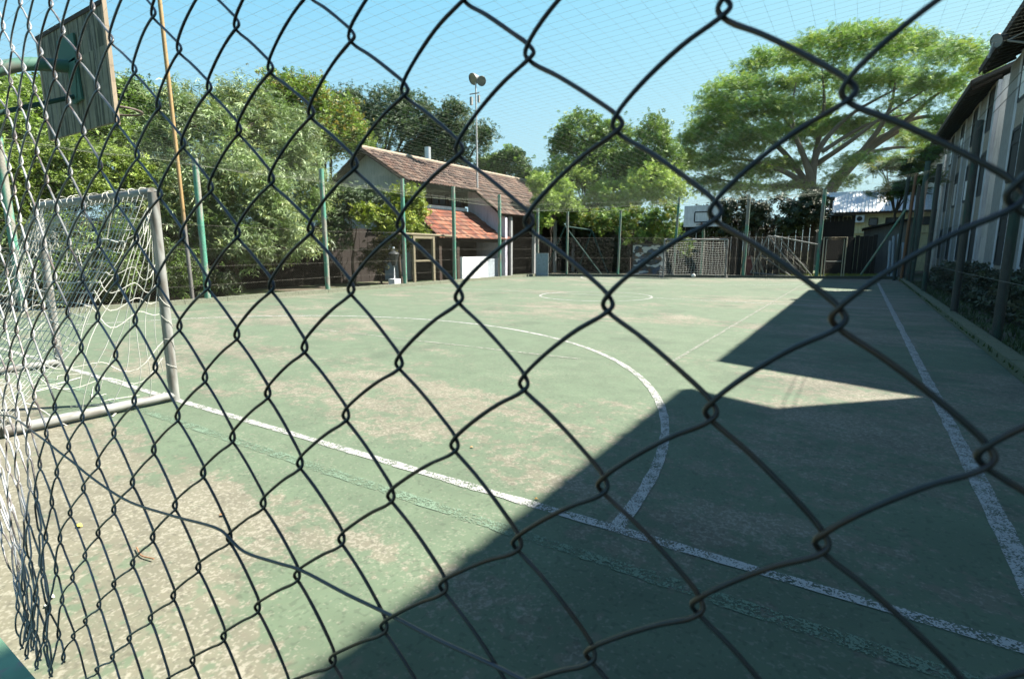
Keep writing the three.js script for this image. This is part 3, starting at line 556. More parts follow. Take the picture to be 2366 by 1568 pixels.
{ // wooden doorway beside the left fence
  const g = thing('garden_gate', 'pale wooden gate frame behind the left fence near the red porch', 'gate');
  new MB().box(-15.25, 0.98, -16.35, 0.1, 2.0, 0.1).build('jamb', M.paleWood, g); new MB().box(-15.25, 0.98, -17.55, 0.1, 2.0, 0.12).build('jamb', M.paleWood, g);
  new MB().box(-15.25, 1.93, -17.0, 0.08, 0.1, 1.2).build('lintel', M.paleWood, g); new MB().box(-15.25, 0.98, -16.95, 0.06, 0.07, 1.15).build('rail', M.paleWood, g);
  new MB().bar(V(-15.3, 2.06, -15.2), V(-15.4, 2.02, -19.3), 0.05).build('beam', M.paleWood, g);
}
{
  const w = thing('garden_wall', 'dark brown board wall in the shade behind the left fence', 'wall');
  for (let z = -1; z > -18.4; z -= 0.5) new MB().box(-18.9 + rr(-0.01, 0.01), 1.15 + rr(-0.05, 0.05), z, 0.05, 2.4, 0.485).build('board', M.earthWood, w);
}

// ---------------------------------------------------------------- the apartment blocks on the right
function block(name, label, z0, z1, detail) {
  const b = thing(name, label, 'building', [3.9, 0, z0]);
  const L = z0 - z1, prism = (pts, len, zz, nm, mat, parent = b) => new MB().geo(new THREE.ExtrudeGeometry(new THREE.Shape(pts.map(([x, y]) => new THREE.Vector2(x, y))), { depth: len, bevelEnabled: false }), new THREE.Matrix4().setPosition(0, 0, zz)).build(nm, mat, parent);
  prism([[0.1, -0.1], [0.1, 7.95], [3.8, 9.72], [7.5, 7.95], [7.5, -0.1]], L - 0.3, -L + 0.15, 'wall', M.plaster);
  const roofM = std({ color: C(0.055, 0.047, 0.04), map: texRep(grainTex, 1, 1), roughness: 0.9 });
  const ro = prism([[-0.84, 7.78], [3.8, 9.8], [8.44, 7.78], [8.44, 7.92], [3.8, 9.95], [-0.84, 7.92]], L, -L, 'roof', roofM);
  if (detail) for (let z = 0.3; z < L; z += 0.62) new MB().box(-0.36, 7.86, -z, 0.92, 0.1, 0.07, 0, 0, 0.41).build('rafter', M.darkWood, ro);
  new MB().box(-0.86, 7.82, -L / 2, 0.04, 0.2, L - 0.02).build('fascia', M.brownWood, b);
  const et = new MB().color(0.08, 0.06, 0.045); for (let z = 0.1; z < L; z += 0.2) et.tube([V(-0.55, 8.04, -z), V(-0.87 + 0.04 * h2(z * 100, 1), 7.9, -z)], 0.06, 6); tag(et.build('eave_tiles', M.vertexRough, ro), null, null, null, 'stuff');
  if (!detail) return b;
  const bays = Math.floor((L - 0.3) / 2.95), bw = (L - 0.3) / bays;
  const rib = std({ color: C(0.52, 0.53, 0.56), map: texRep(plasterTex, 0.5, 0.5), roughness: 0.9 }), flat = std({ color: C(0.28, 0.27, 0.255), map: texRep(plasterTex, 0.6, 0.6), roughness: 0.92 }), beige = std({ color: C(0.3, 0.255, 0.2), map: texRep(plasterTex, 0.6, 0.6) }), shut = std({ color: C(0.64, 0.66, 0.7), roughness: 0.7 });
  for (let k = 0; k < bays; k++) {
    const z = -0.15 - k * bw, at = (o) => z - o;
    for (const [o, w] of [[0.0, 0.42], [1.56, 0.42]]) new MB().box(0.03, 3.9, at(o + w / 2), 0.13, 7.9, w).build('pilaster', rib, b);
    new MB().box(0.05, 3.9, at(1.98 + (bw - 1.98) / 2), 0.11, 7.9, bw - 1.98).build('panel', flat, b);
    const floors = [[0.95, 2.55], [3.62, 5.3], [6.15, 7.72]]; let y = 0;
    for (const [a, c] of [...floors, [7.9, 7.9]]) { if (a - y > 0.05) new MB().box(0.04, (a + y) / 2, at(0.99), 0.14, a - y, 1.14).build('spandrel', beige, b); y = c; }
    floors.forEach(([a, c], fl) => {
      const f = new MB(), cz = at(0.99), H = c - a, split = a + H * (h2(k, fl + 5) > 0.45 ? 0.62 : 0.74);
      for (const s of [-1, 1]) f.box(0.03, (a + c) / 2, cz + s * 0.52, 0.16, H, 0.1);
      for (const yy of [a + 0.03, split, c - 0.03]) f.box(0.035, yy, cz, 0.15, 0.13, 0.94);
      const w = f.build('window', M.dark, b);
      new MB().box(-0.005, (split + c) / 2, cz, 0.02, c - split - 0.06, 1.02).build('pane', M.dark, w);
      if (h2(k * 3 + 1, fl + 2) > 0.6) { const s = new MB(), n = 13; for (let j = 0; j < n; j++) s.box(-0.02, mix(a + 0.11, split - 0.08, (j + 0.5) / n), cz, 0.03, (split - a) / n * 0.92, 0.92, 0, 0, 0.3); s.build('shutter', shut, w); }
      else new MB().box(-0.005, (a + split) / 2, cz, 0.02, split - a - 0.06, 1.02).build('pane', M.dark, w);
    });
  }
  return b;
}
block('apartment_block', 'pale three storey apartment block, largest building at the right edge', -11.84, -26.74, true);
block('apartment_block', 'farther pale apartment block with long dark eave, behind the first block', -28.34, -43.3, true);
block('apartment_block', 'apartment block outside the right edge whose roof shades the near court', 7, -10.16, false);
block('apartment_block', 'apartment block at the far end of the row, behind the others', -44.9, -60, false);
{
  const t = thing('floodlight', 'round floodlight on a bracket under the apartment eave at upper right', 'floodlight', [3.0, 7.5, -22.0]);
  const prof = [[0.02, -0.24], [0.09, -0.22], [0.11, -0.1], [0.19, 0.02], [0.2, 0.07], [0.185, 0.07]].map(([a, c]) => new THREE.Vector2(a, c)), q = new THREE.Matrix4().makeRotationFromQuaternion(new THREE.Quaternion().setFromUnitVectors(V(0, 1, 0), V(-0.75, -0.35, 0.55).normalize())).setPosition(-0.15, 0, 0);
  const bo = new MB().geo(new THREE.LatheGeometry(prof, 24), q).build('lamp_head', std({ color: C(0.12, 0.12, 0.12), metalness: 0.4, roughness: 0.45, side: THREE.DoubleSide }), t);
  const l = new THREE.CircleGeometry(0.185, 24); l.rotateX(-Math.PI / 2); l.translate(0, 0.05, 0); new MB().geo(l, q).build('lens', std({ color: C(0.2, 0.23, 0.24), roughness: 0.2 }), bo);
  new MB().color(0.3, 0.3, 0.3).bar(V(0.05, -0.05, 0), V(0.95, -0.35, 0), 0.03).bar(V(0.05, -0.05, 0), V(0.9, 0.3, 0.2), 0.02).box(-0.3, -0.28, 0.1, 0.05, 0.4, 0.05, 0.5, 0.3).build('bracket', M.vertexPaint, t);
}

// ---------------------------------------------------------------- beyond the far fence
{
  const w = thing('board_wall', 'dark board wall hung with creepers behind the far fence', 'wall');
  for (let x = -24; x < -2.0; x += 0.33) new MB().box(x, 1.5 + rr(-0.04, 0.04), -33.2 + rr(-0.015, 0.015), 0.315, 3.1, 0.05).build('board', M.darkWood, w);
}
{
  const s = thing('shed', 'dark upright board shed front under the metal roofed house', 'shed');
  for (let x = -1.9; x < -0.5; x += 0.2) new MB().box(x, 1.65, -36 + rr(-0.01, 0.01), 0.19, 3.25 + rr(-0.05, 0.05), 0.05).build('board', M.darkWood, s);
  new MB().box(-1.2, 3.32, -35.9, 1.6, 0.08, 0.4).build('cap', M.darkWood, s); new MB().box(-1.2, 1.5, -37, 1.4, 3, 1.9).build('body', M.darkWood, s);
}
{
  const s = thing('board_fence', 'low dark board fence right of the gate', 'fence');
  for (let x = -0.42; x < 0.7; x += 0.21) new MB().box(x, 1.05 + rr(-0.05, 0.12), -36.3 + rr(-0.02, 0.02), 0.2, 2.15, 0.05).build('board', M.darkWood, s);
}
{
  const s = thing('garage', 'plain grey brown lean-to wall with sloping roof edge at far right', 'garage');
  new MB().geo(new THREE.ExtrudeGeometry(new THREE.Shape([[0.05, -0.1], [0.05, 2.55], [2.4, 3.1], [2.4, -0.1]].map(([x, y]) => new THREE.Vector2(x, y))), { depth: 3, bevelEnabled: false }), new THREE.Matrix4().setPosition(0, 0, -41)).build('wall', std({ color: C(0.21, 0.18, 0.15), map: texRep(plasterTex, 0.4, 0.4) }), s);
  new MB().box(1.2, 2.9, -39.4, 2.6, 0.09, 3.6, 0, 0, 0.23).build('roof', M.darkWood, s);
}
{
  const h = thing('metal_roof_house', 'cream house with ribbed silver metal roof below the big tree', 'house');
  const r = new MB(), x0 = -2.6, x1 = 7.5;
  for (let x = x0; x < x1; x += 0.22) { const a = V(x, 5.78, -49.5), b = V(x, 4.05, -45.7); r.quad(b, V(x + 0.15, 4.05, -45.7), V(x + 0.15, 5.78, -49.5), a); r.quad(V(x + 0.15, 4.05, -45.7), V(x + 0.185, 4.13, -45.7), V(x + 0.185, 5.86, -49.5), V(x + 0.15, 5.78, -49.5)); r.quad(V(x + 0.185, 4.13, -45.7), V(x + 0.22, 4.05, -45.7), V(x + 0.22, 5.78, -49.5), V(x + 0.185, 5.86, -49.5)); }
  r.quad(V(x0, 4.05, -53.3), V(x1, 4.05, -53.3), V(x1, 5.78, -49.5), V(x0, 5.78, -49.5)).build('roof', std({ color: C(0.62, 0.63, 0.64), metalness: 0.25, roughness: 0.5 }), h);
  new MB().box(2.6, 2.0, -49.5, 9.8, 4.0, 6.6).build('wall', M.cream, h); new MB().box(2.4, 3.98, -45.74, 10.1, 0.14, 0.06).build('fascia', M.brownWood, h);
  new MB().box(2.6, 2.62, -46.12, 9.7, 0.1, 0.12).build('band', M.cream, h);
  for (const [x, w, y, hh] of [[0.55, 0.5, 3.35, 0.5], [1.75, 0.95, 3.4, 0.4], [-0.85, 0.35, 3.2, 0.7], [3.8, 0.9, 3.35, 0.5]]) { const f = new MB().box(x, y + hh / 2, -46.17, w, 0.05, 0.08).box(x, y - hh / 2, -46.17, w, 0.05, 0.08).box(x - w / 2, y, -46.17, 0.05, hh - 0.05, 0.08).box(x + w / 2, y, -46.17, 0.05, hh - 0.05, 0.08).build('window', M.brownWood, h); new MB().box(x, y, -46.19, w - 0.05, hh - 0.05, 0.03).build('pane', M.glass, f); }
  const ac = new MB().box(-0.35, 3.58, -46.0, 0.72, 0.5, 0.28).build('air_conditioner', M.white, h); const fan = new THREE.CylinderGeometry(0.17, 0.17, 0.03, 20); fan.rotateX(Math.PI / 2); new MB().geo(fan, new THREE.Matrix4().setPosition(-0.28, 3.58, -45.85)).build('fan_grille', M.dark, ac);
  const ch = new MB().box(-2.15, 3.6, -45.9, 0.6, 0.7, 0.5).build('chimney_base', M.greyMetal, h); new MB().bar(V(-2.1, 3.9, -45.9), V(-2.1, 4.9, -45.9), 0.11, 12).bar(V(-2.1, 4.9, -45.9), V(-2.1, 5.15, -45.9), 0.2, 12).build('chimney_pipe', M.dark, ch);
}
{
  const g = new MB(), n = 26; for (let i = 0; i < n; i++) for (let j = 0; j < 6; j++) { const X = (a) => mix(-3.6, 1.2, a / n), Z = (b, x) => farAt(x) - 0.24 - b * 0.6, Y = (a, b) => 0.03 + 0.07 * noise(a * 0.9, b * 0.9); const p = (a, b) => V(X(a), Y(a, b), Z(b, X(a))); g.quad(p(i, j), p(i + 1, j), p(i + 1, j + 1), p(i, j + 1)); }
  tag(g.build('lawn', std({ color: C(0.13, 0.15, 0.03), roughness: 1 })), 'strip of sunlit short grass behind the far kerb', null, null, 'structure');
  reseed(41); const b = new MB(); for (let k = 0; k < 2600; k++) { const x = rr(-3.6, 1.2), z = farAt(x) - 0.26 - rnd() * 3.4, h = rr(0.08, 0.2), a = rr(0, 6.28), f = rr(0.7, 1.3), dx = Math.cos(a) * 0.03, dz = Math.sin(a) * 0.03; b.color(0.16 * f, 0.18 * f, 0.035 * f); b.tri(V(x - dx, 0.02, z - dz), V(x + dx, 0.02, z + dz), V(x + rr(-0.06, 0.06), h, z + rr(-0.06, 0.06))); }
  tag(b.build('grass', std({ vertexColors: true, side: THREE.DoubleSide, roughness: 1 })), 'short yellow green grass blades behind the far kerb', 'grass', null, 'stuff');
}
{
  const t = thing('swing_frame', 'dark teal tube A-frame behind the far fence near the corner', 'swing frame');
  const P = (x, y) => onZ(x, y, -27.6), A = P(1306, 522), B = P(1340, 530); B.z -= 1.6; A.y -= 0.02;
  for (const [p, x, dz] of [[A, 1256, 0], [A, 1392, 0]]) { const f = onZ(x, 640, -27.6 + dz); new MB().bar(p, V(f.x, 0, f.z), 0.045).build('leg', M.greenMetal, t); }
  for (const [dx] of [[-0.9], [1.1]]) new MB().bar(B, V(B.x + dx, 0, B.z), 0.045).build('leg', M.greenMetal, t);
  new MB().bar(A, B, 0.045).build('beam', M.greenMetal, t);
}
{
  const a = thing('panel', 'plain blue grey board standing at the far left corner of the court', 'board', [-14.45, 0.62, -25.5], 0.35);
  new MB().box(0, 0, 0, 0.66, 1.22, 0.03).build('sheet', std({ color: C(0.2, 0.26, 0.3), map: texRep(grainTex, 0.6, 0.6), roughness: 0.7 }), a); new MB().box(0, 0.61, 0, 0.68, 0.03, 0.05).box(-0.33, 0, 0, 0.03, 1.2, 0.05).box(0.33, 0, 0, 0.03, 1.2, 0.05).build('frame', M.greyMetal, a);
}
{
  const w = thing('mural_wall', 'short wall with smeared white and blue paint behind the far fence', 'wall');
  const p = onZ(1500, 600, -30.2), t = tex(256, 256, (x, y) => { const a = fbm(x / 40 + 5, y / 26, 3), b = fbm(x / 30 + 90, y / 30, 3); return a > 0.6 ? [toS(0.5), toS(0.5), toS(0.47)] : b > 0.6 ? [toS(0.04), toS(0.07), toS(0.11)] : b < 0.36 ? [toS(0.12), toS(0.07), toS(0.04)] : [toS(0.045), toS(0.05), toS(0.045)]; });
  new MB().box(p.x, 0.85, p.z, 1.9, 1.7, 0.15).build('wall_body', std({ map: texRep(t, 0.45, 0.6), roughness: 0.8 }), w); new MB().box(p.x, 1.72, p.z, 1.94, 0.06, 0.2).build('coping', M.concrete, w);
}
{
  reseed(5);
  const P = (x, y, z) => onZ(x, y, z);
  const t = thing('old_goal_frame', 'old tube goal frame with torn net stored behind the far fence', 'goal');
  const Z = -30.9, A = P(1775, 545, Z), B = P(1800, 548, Z), leg = (p, x, y, z) => { const q = P(x, y, z); new MB().color(0.12, 0.13, 0.12).bar(p, V(q.x, Math.max(0.03, q.y), q.z), 0.035).build('tube', M.vertexPaint, t); };
  leg(A, 1735, 630, Z); leg(A, 1850, 640, Z); leg(B, 1875, 636, Z - 0.8); leg(B, 1800, 632, Z - 1); leg(A, 1800, 548, Z); leg(P(1735, 630, Z), 1850, 640, Z); leg(P(1760, 590, Z), 1830, 640, Z - 0.6); leg(P(1788, 545, Z), 1890, 565, Z - 0.3);
  const m = new MB(); for (let k = 0; k < 26; k++) { const a = lerpV(A, B, rnd()), x = rr(1740, 1870), q = P(x, rr(610, 642), Z - rr(0, 0.7)); m.strand(sagLine(a, q, 0.1, 5), 0.006); } for (let k = 0; k < 12; k++) m.strand(sagLine(P(rr(1745, 1780), rr(560, 630), Z), P(rr(1800, 1860), rr(570, 630), Z - 0.4), 0.12, 5), 0.005);
  tag(m.build('net', M.meshDark, t), null, null, null, 'stuff');
  const l = ['pale leaning plank at left of three behind the far fence', 'pale leaning plank in the middle of three behind the far fence', 'pale leaning plank at right of three behind the far fence'];
  [[1737, 592, 1746, 636], [1748, 596, 1752, 636], [1752, 592, 1766, 636]].forEach(([a, b, c, d], i) => { const p = P(a, b, -31.4), q = P(c, d, -31.0), m2 = new MB(), L = p.distanceTo(q), mid = lerpV(p, q, 0.5); m2.box(0, 0, 0, 0.085, L, 0.03); const o = m2.build('plank', M.paleWood); o.position.copy(mid); o.quaternion.setFromUnitVectors(V(0, 1, 0), p.clone().sub(q).normalize()); tag(o, l[i], 'plank', 'planks leaning behind the far fence'); });
  const pp = P(1728, 612, -31.5), pl = new MB().box(pp.x, 0.55, -31.5, 0.5, 1.1, 0.04).build('door_panel', std({ color: C(0.12, 0.03, 0.025), map: texRep(woodTex, 1, 1) })); tag(pl, 'dark red board leaning behind the pale planks', 'board');
}
{
  const p = onZ(2110, 483, -30.6), q = onZ(1992, 618, -32.2), t = new MB().tube(along(V(p.x - 0.25, p.y, p.z), V(q.x, 0.2, q.z), 16), 0.05, 10, (a, s) => { const k = smooth(0.45, 0.6, fbm(a * 9, s, 3)); return [mix(0.07, 0.22, k), mix(0.2, 0.22, k), mix(0.15, 0.18, k)]; }).build('brace_pole', M.vertexPaint);
  tag(t, 'green diagonal brace pole at the far right corner', 'pole');
  const ls = ['leftmost of the pale stakes by the far right corner', 'second of the pale stakes by the far right corner', 'third of the pale stakes by the far right corner', 'rightmost of the pale stakes by the far right corner'];
  [[2058, 556, 2052, 640], [2066, 545, 2060, 645], [2078, 540, 2070, 648], [2088, 560, 2084, 650]].forEach(([a, b, c, d], i) => { const P1 = onZ(a, b, -34), P2 = onZ(c, d, -34), o = new MB().bar(V(P2.x, 0, P2.z), P1, 0.06, 6).build('stake', std({ color: C(0.28, 0.33, 0.38), roughness: 0.8 })); tag(o, ls[i], 'stake', 'pale stakes at the far right corner'); });
  [[2101, 405, 'dark'], [2118, 400, 'rusty brown'], [2146, 372, 'dark green']].forEach(([x, y, c], i) => { const P1 = onZ(x, y, -31 + i * 0.6), o = new MB().tube(along(V(P1.x - 0.1, 0, P1.z), P1, 12), [0.07, 0.06, 0.1][i], 8).build('tall_post', std({ color: [C(0.03, 0.04, 0.035), C(0.14, 0.07, 0.035), C(0.03, 0.06, 0.05)][i] })); tag(o, 'tall ' + c + ' post standing at the far right corner', 'post', 'tall posts at the far right corner'); });
}

// ---------------------------------------------------------------- foliage
const leafShape = (quads) => { // each: base x,y,z, direction, width, length, tilt
  const m = new MB();
  for (const [o, d, w, l, up] of quads) { const s = V(0, 0, 0).crossVectors(d, up).normalize().multiplyScalar(w / 2), mid = o.clone().addScaledVector(d, l * 0.45).addScaledVector(up, 0.06 * l), tip = o.clone().addScaledVector(d, l), n = up; const a = m.vert(o, n, 0, 0), b = m.vert(mid.clone().add(s), n, 1, 0.5), c = m.vert(tip, n, 0.5, 1), e = m.vert(mid.clone().sub(s), n, 0, 0.5); m.i.push(a, b, e, b, c, e); }
  return m.geometry();
};
const dirA = (a, e) => V(Math.cos(a) * Math.cos(e), Math.sin(e), Math.sin(a) * Math.cos(e));
reseed(99);
const LEAF = {
  broad: leafShape(Array.from({ length: 6 }, (_, k) => { const d = dirA(k * 1.05 + rr(-0.3, 0.3), rr(-0.5, 0.6)); return [d.clone().multiplyScalar(0.15), d, 0.42, 0.75, V(rr(-0.5, 0.5), 1, rr(-0.5, 0.5)).normalize()]; })),
  lance: leafShape(Array.from({ length: 7 }, (_, k) => { const d = dirA(k * 0.9 + rr(-0.3, 0.3), rr(-1.0, 0.25)); return [d.clone().multiplyScalar(0.08), d, 0.17, 1.0, V(rr(-0.6, 0.6), 1, rr(-0.6, 0.6)).normalize()]; })),
  spray: leafShape(Array.from({ length: 16 }, (_, k) => { const t = Math.floor(k / 2) / 8, s = k % 2 ? 1 : -1, o = V(t, -0.18 * t * t, 0); return [o, V(0.55, -0.12 + rr(-0.15, 0.15), s * 0.85).normalize(), 0.10, 0.36 * (1.1 - 0.5 * t), V(rr(-0.2, 0.2), 1, rr(-0.2, 0.2)).normalize()]; })),
};
const leafMat = new THREE.MeshPhysicalMaterial({ color: C(0.8, 0.86, 0.62), roughness: 0.85, side: THREE.DoubleSide, transmission: 0.38, thickness: 0, specularIntensity: 0.5 });
const leafMatte = std({ color: C(0.7, 0.7, 0.7), roughness: 0.6, side: THREE.DoubleSide });
// blobs: [center, rx, ry, rz]; leaves gather in clumps over them
function crown(parent, name, blobs, o) {
  reseed(o.seed);
  const wts = blobs.map((b) => Math.pow(b[1] * b[2] * b[3], 0.6)), sum = wts.reduce((a, b) => a + b, 0), per = o.per ?? 14, clumps = Math.round(o.n / per), dm = new THREE.Object3D();
  const inst = new THREE.InstancedMesh(LEAF[o.leaf], o.mat ?? leafMat, clumps * per), col = C(0, 0, 0), pts = [];
  let k = 0;
  for (let c = 0; c < clumps; c++) {
    let r = rnd() * sum, b = 0; while (r > wts[b] && b < blobs.length - 1) r -= wts[b++];
    const [ce, rx, ry, rz] = blobs[b], d = V(gauss(), gauss() * 0.8 + (o.up ?? 0.15), gauss()).normalize(), q = o.fill ? Math.pow(rnd(), 0.5) : 0.62 + 0.44 * rnd();
    const cp = V(ce.x + d.x * rx * q, ce.y + d.y * ry * q, ce.z + d.z * rz * q), cr = o.clump * rr(0.6, 1.3), ci = Math.floor(rnd() * o.pal.length), cf = rr(1 - (o.vary ?? 0.25), 1 + (o.vary ?? 0.25));
    if (cp.y < (o.floor ?? 0.1)) cp.y = (o.floor ?? 0.1) + rnd() * 0.3;
    pts.push(cp);
    for (let l = 0; l < per; l++) {
      dm.position.set(cp.x + gauss() * cr, cp.y + gauss() * cr * (o.flat ?? 0.8), cp.z + gauss() * cr);
      if (dm.position.y < 0.03) dm.position.y = 0.05;
      dm.rotation.set(rr(-1, 1) * (o.tilt ?? 1.2) - (o.droop ?? 0), rnd() * 6.283, rr(-1, 1) * (o.tilt ?? 1.2));
      const s = rr(o.size[0], o.size[1]); dm.scale.set(s, s, s); dm.updateMatrix(); inst.setMatrixAt(k, dm.matrix);
      const p = o.pal[rnd() < 0.75 ? ci : Math.floor(rnd() * o.pal.length)], f = cf * rr(0.85, 1.15); col.setRGB(p[0] * f, p[1] * f, p[2] * f); inst.setColorAt(k, col); k++;
    }
  }
  inst.name = name; inst.userData.kind = 'stuff'; shade(inst); parent.add(inst);
  return pts;
}
function limbs(parent, from, pts, n, r0, mat, name = 'branch', bend = 0.25) {
  for (let k = 0; k < n; k++) { const e = pts[Math.floor((k + 0.5) / n * pts.length)], m = lerpV(from, e, 0.5); m.y += (e.y - from.y) * bend; m.x += rr(-0.3, 0.3); m.z += rr(-0.3, 0.3); new MB().tube(curve([from, m, e], 10), (t) => r0 * mix(1, 0.2, t), 7).build(name, mat, parent); }
}
function tree(name, label, cat, foot, blobs, o) {
  if (o.auto !== false) { const q = blobs.reduce((a, b) => a.add(b[0]), V(0, 0, 0)).multiplyScalar(1 / blobs.length); foot = V(q.x, 0, q.z); }
  const t = thing(name, label, cat, [0, 0, 0], 0, o.group), top = V(foot.x + (o.lean ?? 0), o.trunkTop, foot.z), pts = crown(t, 'crown', blobs, o);
  if (o.r) { new MB().tube(curve([V(foot.x, -0.1, foot.z), V(foot.x + (o.lean ?? 0) * 0.3, o.trunkTop * 0.5, foot.z + 0.1), top], 12), (q) => o.r * mix(1.25, 0.7, q), 10).build('trunk', o.bark ?? M.barkDark, t); limbs(t, top, pts, o.limbs ?? 7, o.r * 0.5, o.bark ?? M.barkDark); }
  return t;
}
const BX = (x, y, rx, ry, X, k = 0.8) => { const c = onX(x, y, X); return [c, metres(rx, c), metres(ry, c), metres((rx + ry) / 2, c) * k]; };
const BZ = (x, y, rx, ry, Z, k = 0.8) => { const c = onZ(x, y, Z); return [c, metres(rx, c), metres(ry, c), metres((rx + ry) / 2, c) * k]; };
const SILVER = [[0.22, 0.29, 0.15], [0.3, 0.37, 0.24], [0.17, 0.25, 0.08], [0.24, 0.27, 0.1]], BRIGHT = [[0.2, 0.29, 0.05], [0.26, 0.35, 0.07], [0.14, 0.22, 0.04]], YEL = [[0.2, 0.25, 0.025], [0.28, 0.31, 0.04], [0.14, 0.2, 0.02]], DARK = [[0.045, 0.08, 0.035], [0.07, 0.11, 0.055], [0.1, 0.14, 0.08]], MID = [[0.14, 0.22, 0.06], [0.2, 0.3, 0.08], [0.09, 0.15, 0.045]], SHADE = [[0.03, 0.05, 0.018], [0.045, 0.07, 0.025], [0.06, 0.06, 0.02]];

tree('broadleaf_tree', 'big drooping silver green tree behind the left fence', 'tree', V(-19.2, 0, -9.5), [BX(470, 320, 85, 85, -18.6), BX(560, 258, 85, 62, -19), BX(640, 330, 100, 85, -18.8), BX(690, 430, 65, 80, -17.8), BX(560, 440, 120, 105, -17.5), BX(440, 440, 70, 80, -17.8), BX(655, 555, 75, 50, -17), BX(545, 560, 90, 50, -17), BX(725, 510, 35, 60, -17.2), BX(410, 260, 45, 55, -19.5), BX(380, 340, 50, 70, -19.5), BX(350, 420, 50, 60, -19), BX(600, 470, 60, 60, -17.2), BX(470, 530, 70, 50, -17.8), BX(320, 480, 60, 60, -18.3), BX(400, 500, 50, 50, -18)], { leaf: 'lance', n: 20000, per: 20, clump: 0.4, size: [0.12, 0.24], pal: SILVER, seed: 101, trunkTop: 2.4, r: 0.24, limbs: 9, droop: 0.1, tilt: 0.9 });
tree('broadleaf_tree', 'sunlit yellow green tree top above the silver tree', 'tree', V(-22.5, 0, -21), [BZ(640, 215, 60, 40, -19), BZ(700, 235, 75, 55, -20), BZ(775, 285, 62, 55, -21), BZ(720, 330, 80, 60, -20), BZ(828, 335, 34, 40, -21), BZ(850, 385, 20, 25, -21.5)], { leaf: 'broad', n: 9500, clump: 0.45, size: [0.1, 0.2], pal: [...BRIGHT, [0.26, 0.2, 0.05]], seed: 102, trunkTop: 3, r: 0.2 });
tree('broadleaf_tree', 'dark evergreen tree behind the house ridge, left of the flue pipe', 'tree', V(-31, 0, -44), [BZ(800, 245, 55, 38, -44), BZ(890, 250, 70, 42, -44), BZ(960, 275, 60, 55, -45), BZ(890, 330, 110, 70, -43), BZ(820, 300, 60, 50, -44)], { leaf: 'broad', n: 11000, clump: 0.7, size: [0.16, 0.32], pal: DARK, seed: 103, trunkTop: 7, r: 0.4 });
tree('broadleaf_tree', 'dark evergreen tree behind the house, beside the floodlight pole', 'tree', V(-26, 0, -47), [BZ(1050, 275, 42, 40, -46), BZ(1010, 320, 70, 60, -45), BZ(1078, 330, 60, 55, -46), BZ(1128, 312, 20, 16, -46), BZ(1000, 365, 90, 40, -45)], { leaf: 'broad', n: 8000, clump: 0.65, size: [0.16, 0.3], pal: DARK, seed: 104, trunkTop: 7, r: 0.35 });
tree('broadleaf_tree', 'low grey green tree behind the right end of the house ridge', 'tree', V(-22, 0, -48), [BZ(1180, 378, 42, 32, -48), BZ(1135, 392, 45, 32, -48), BZ(1215, 408, 24, 22, -48)], { leaf: 'broad', n: 3200, clump: 0.5, size: [0.2, 0.34], pal: MID.concat(DARK), seed: 105, trunkTop: 5, r: 0.25 });
tree('broadleaf_tree', 'bright green tree mass at the left edge behind the backboard', 'tree', V(-22, 0, -4.5), [BX(60, 265, 90, 55, -21), BX(150, 300, 60, 50, -22), BX(20, 320, 70, 60, -20), BX(235, 300, 50, 50, -22), BX(-60, 300, 70, 90, -20), BX(40, 230, 60, 40, -23), BX(110, 240, 60, 40, -23), BX(200, 260, 50, 50, -23.5), BX(60, 340, 90, 60, -21)], { leaf: 'broad', n: 13000, clump: 0.42, size: [0.1, 0.2], pal: BRIGHT, seed: 106, trunkTop: 2.4, r: 0.2 });
tree('broadleaf_tree', 'darker green tree between the backboard and the silver tree', 'tree', V(-25, 0, -10), [BX(300, 245, 42, 52, -24), BX(330, 290, 50, 45, -24), BX(270, 300, 50, 60, -24)], { leaf: 'broad', n: 5500, clump: 0.42, size: [0.1, 0.2], pal: MID, seed: 107, trunkTop: 3, r: 0.18 });
tree('shrub', 'rounded bright green shrub under the near backboard', 'shrub', V(-18.3, 0, -5), [BX(160, 370, 100, 45, -18.3), BX(260, 395, 70, 50, -18.3), BX(70, 400, 70, 55, -18.3), BX(170, 440, 110, 45, -18), BX(320, 420, 40, 40, -18.3), BX(0, 420, 60, 60, -18.3), BX(30, 480, 70, 50, -18.2), BX(60, 530, 70, 40, -18)], { leaf: 'broad', n: 10500, clump: 0.26, size: [0.07, 0.14], pal: [[0.2, 0.27, 0.045], [0.26, 0.33, 0.06], [0.14, 0.2, 0.04]], seed: 108, trunkTop: 1.2, r: 0.09 });
tree('hedge', 'dark low hedge along the foot of the left fence', 'hedge', V(-17, 0, -6), [BX(120, 560, 130, 60, -17), BX(280, 560, 90, 60, -17), BX(60, 640, 110, 60, -16.4), BX(240, 630, 110, 50, -16.6), BX(400, 620, 60, 50, -16.8), BX(500, 655, 60, 20, -17)], { leaf: 'lance', n: 5500, clump: 0.3, size: [0.1, 0.22], pal: SHADE.concat(MID), seed: 109, trunkTop: 0.5, r: 0.06 });
tree('shrub', 'yellow green leafy shrub growing against the house porch', 'shrub', V(-16.4, 0, -15.4), [BX(935, 462, 42, 34, -16.4), BX(905, 512, 55, 38, -16.4), BX(958, 535, 22, 26, -16.2), BX(842, 498, 32, 22, -16.4), BX(965, 480, 16, 30, -16.3)], { leaf: 'broad', n: 3600, clump: 0.24, size: [0.1, 0.17], pal: YEL, seed: 110, trunkTop: 1.9, r: 0.06 });
tree('shrub', 'dark green shrub left of the yellow green one', 'shrub', V(-17.2, 0, -12.8), [BX(800, 470, 45, 40, -17.3), BX(775, 540, 25, 55, -17.2), BX(860, 460, 30, 25, -17.3)], { leaf: 'broad', n: 1800, clump: 0.25, size: [0.09, 0.16], pal: DARK, seed: 111, trunkTop: 1.5, r: 0.06 });
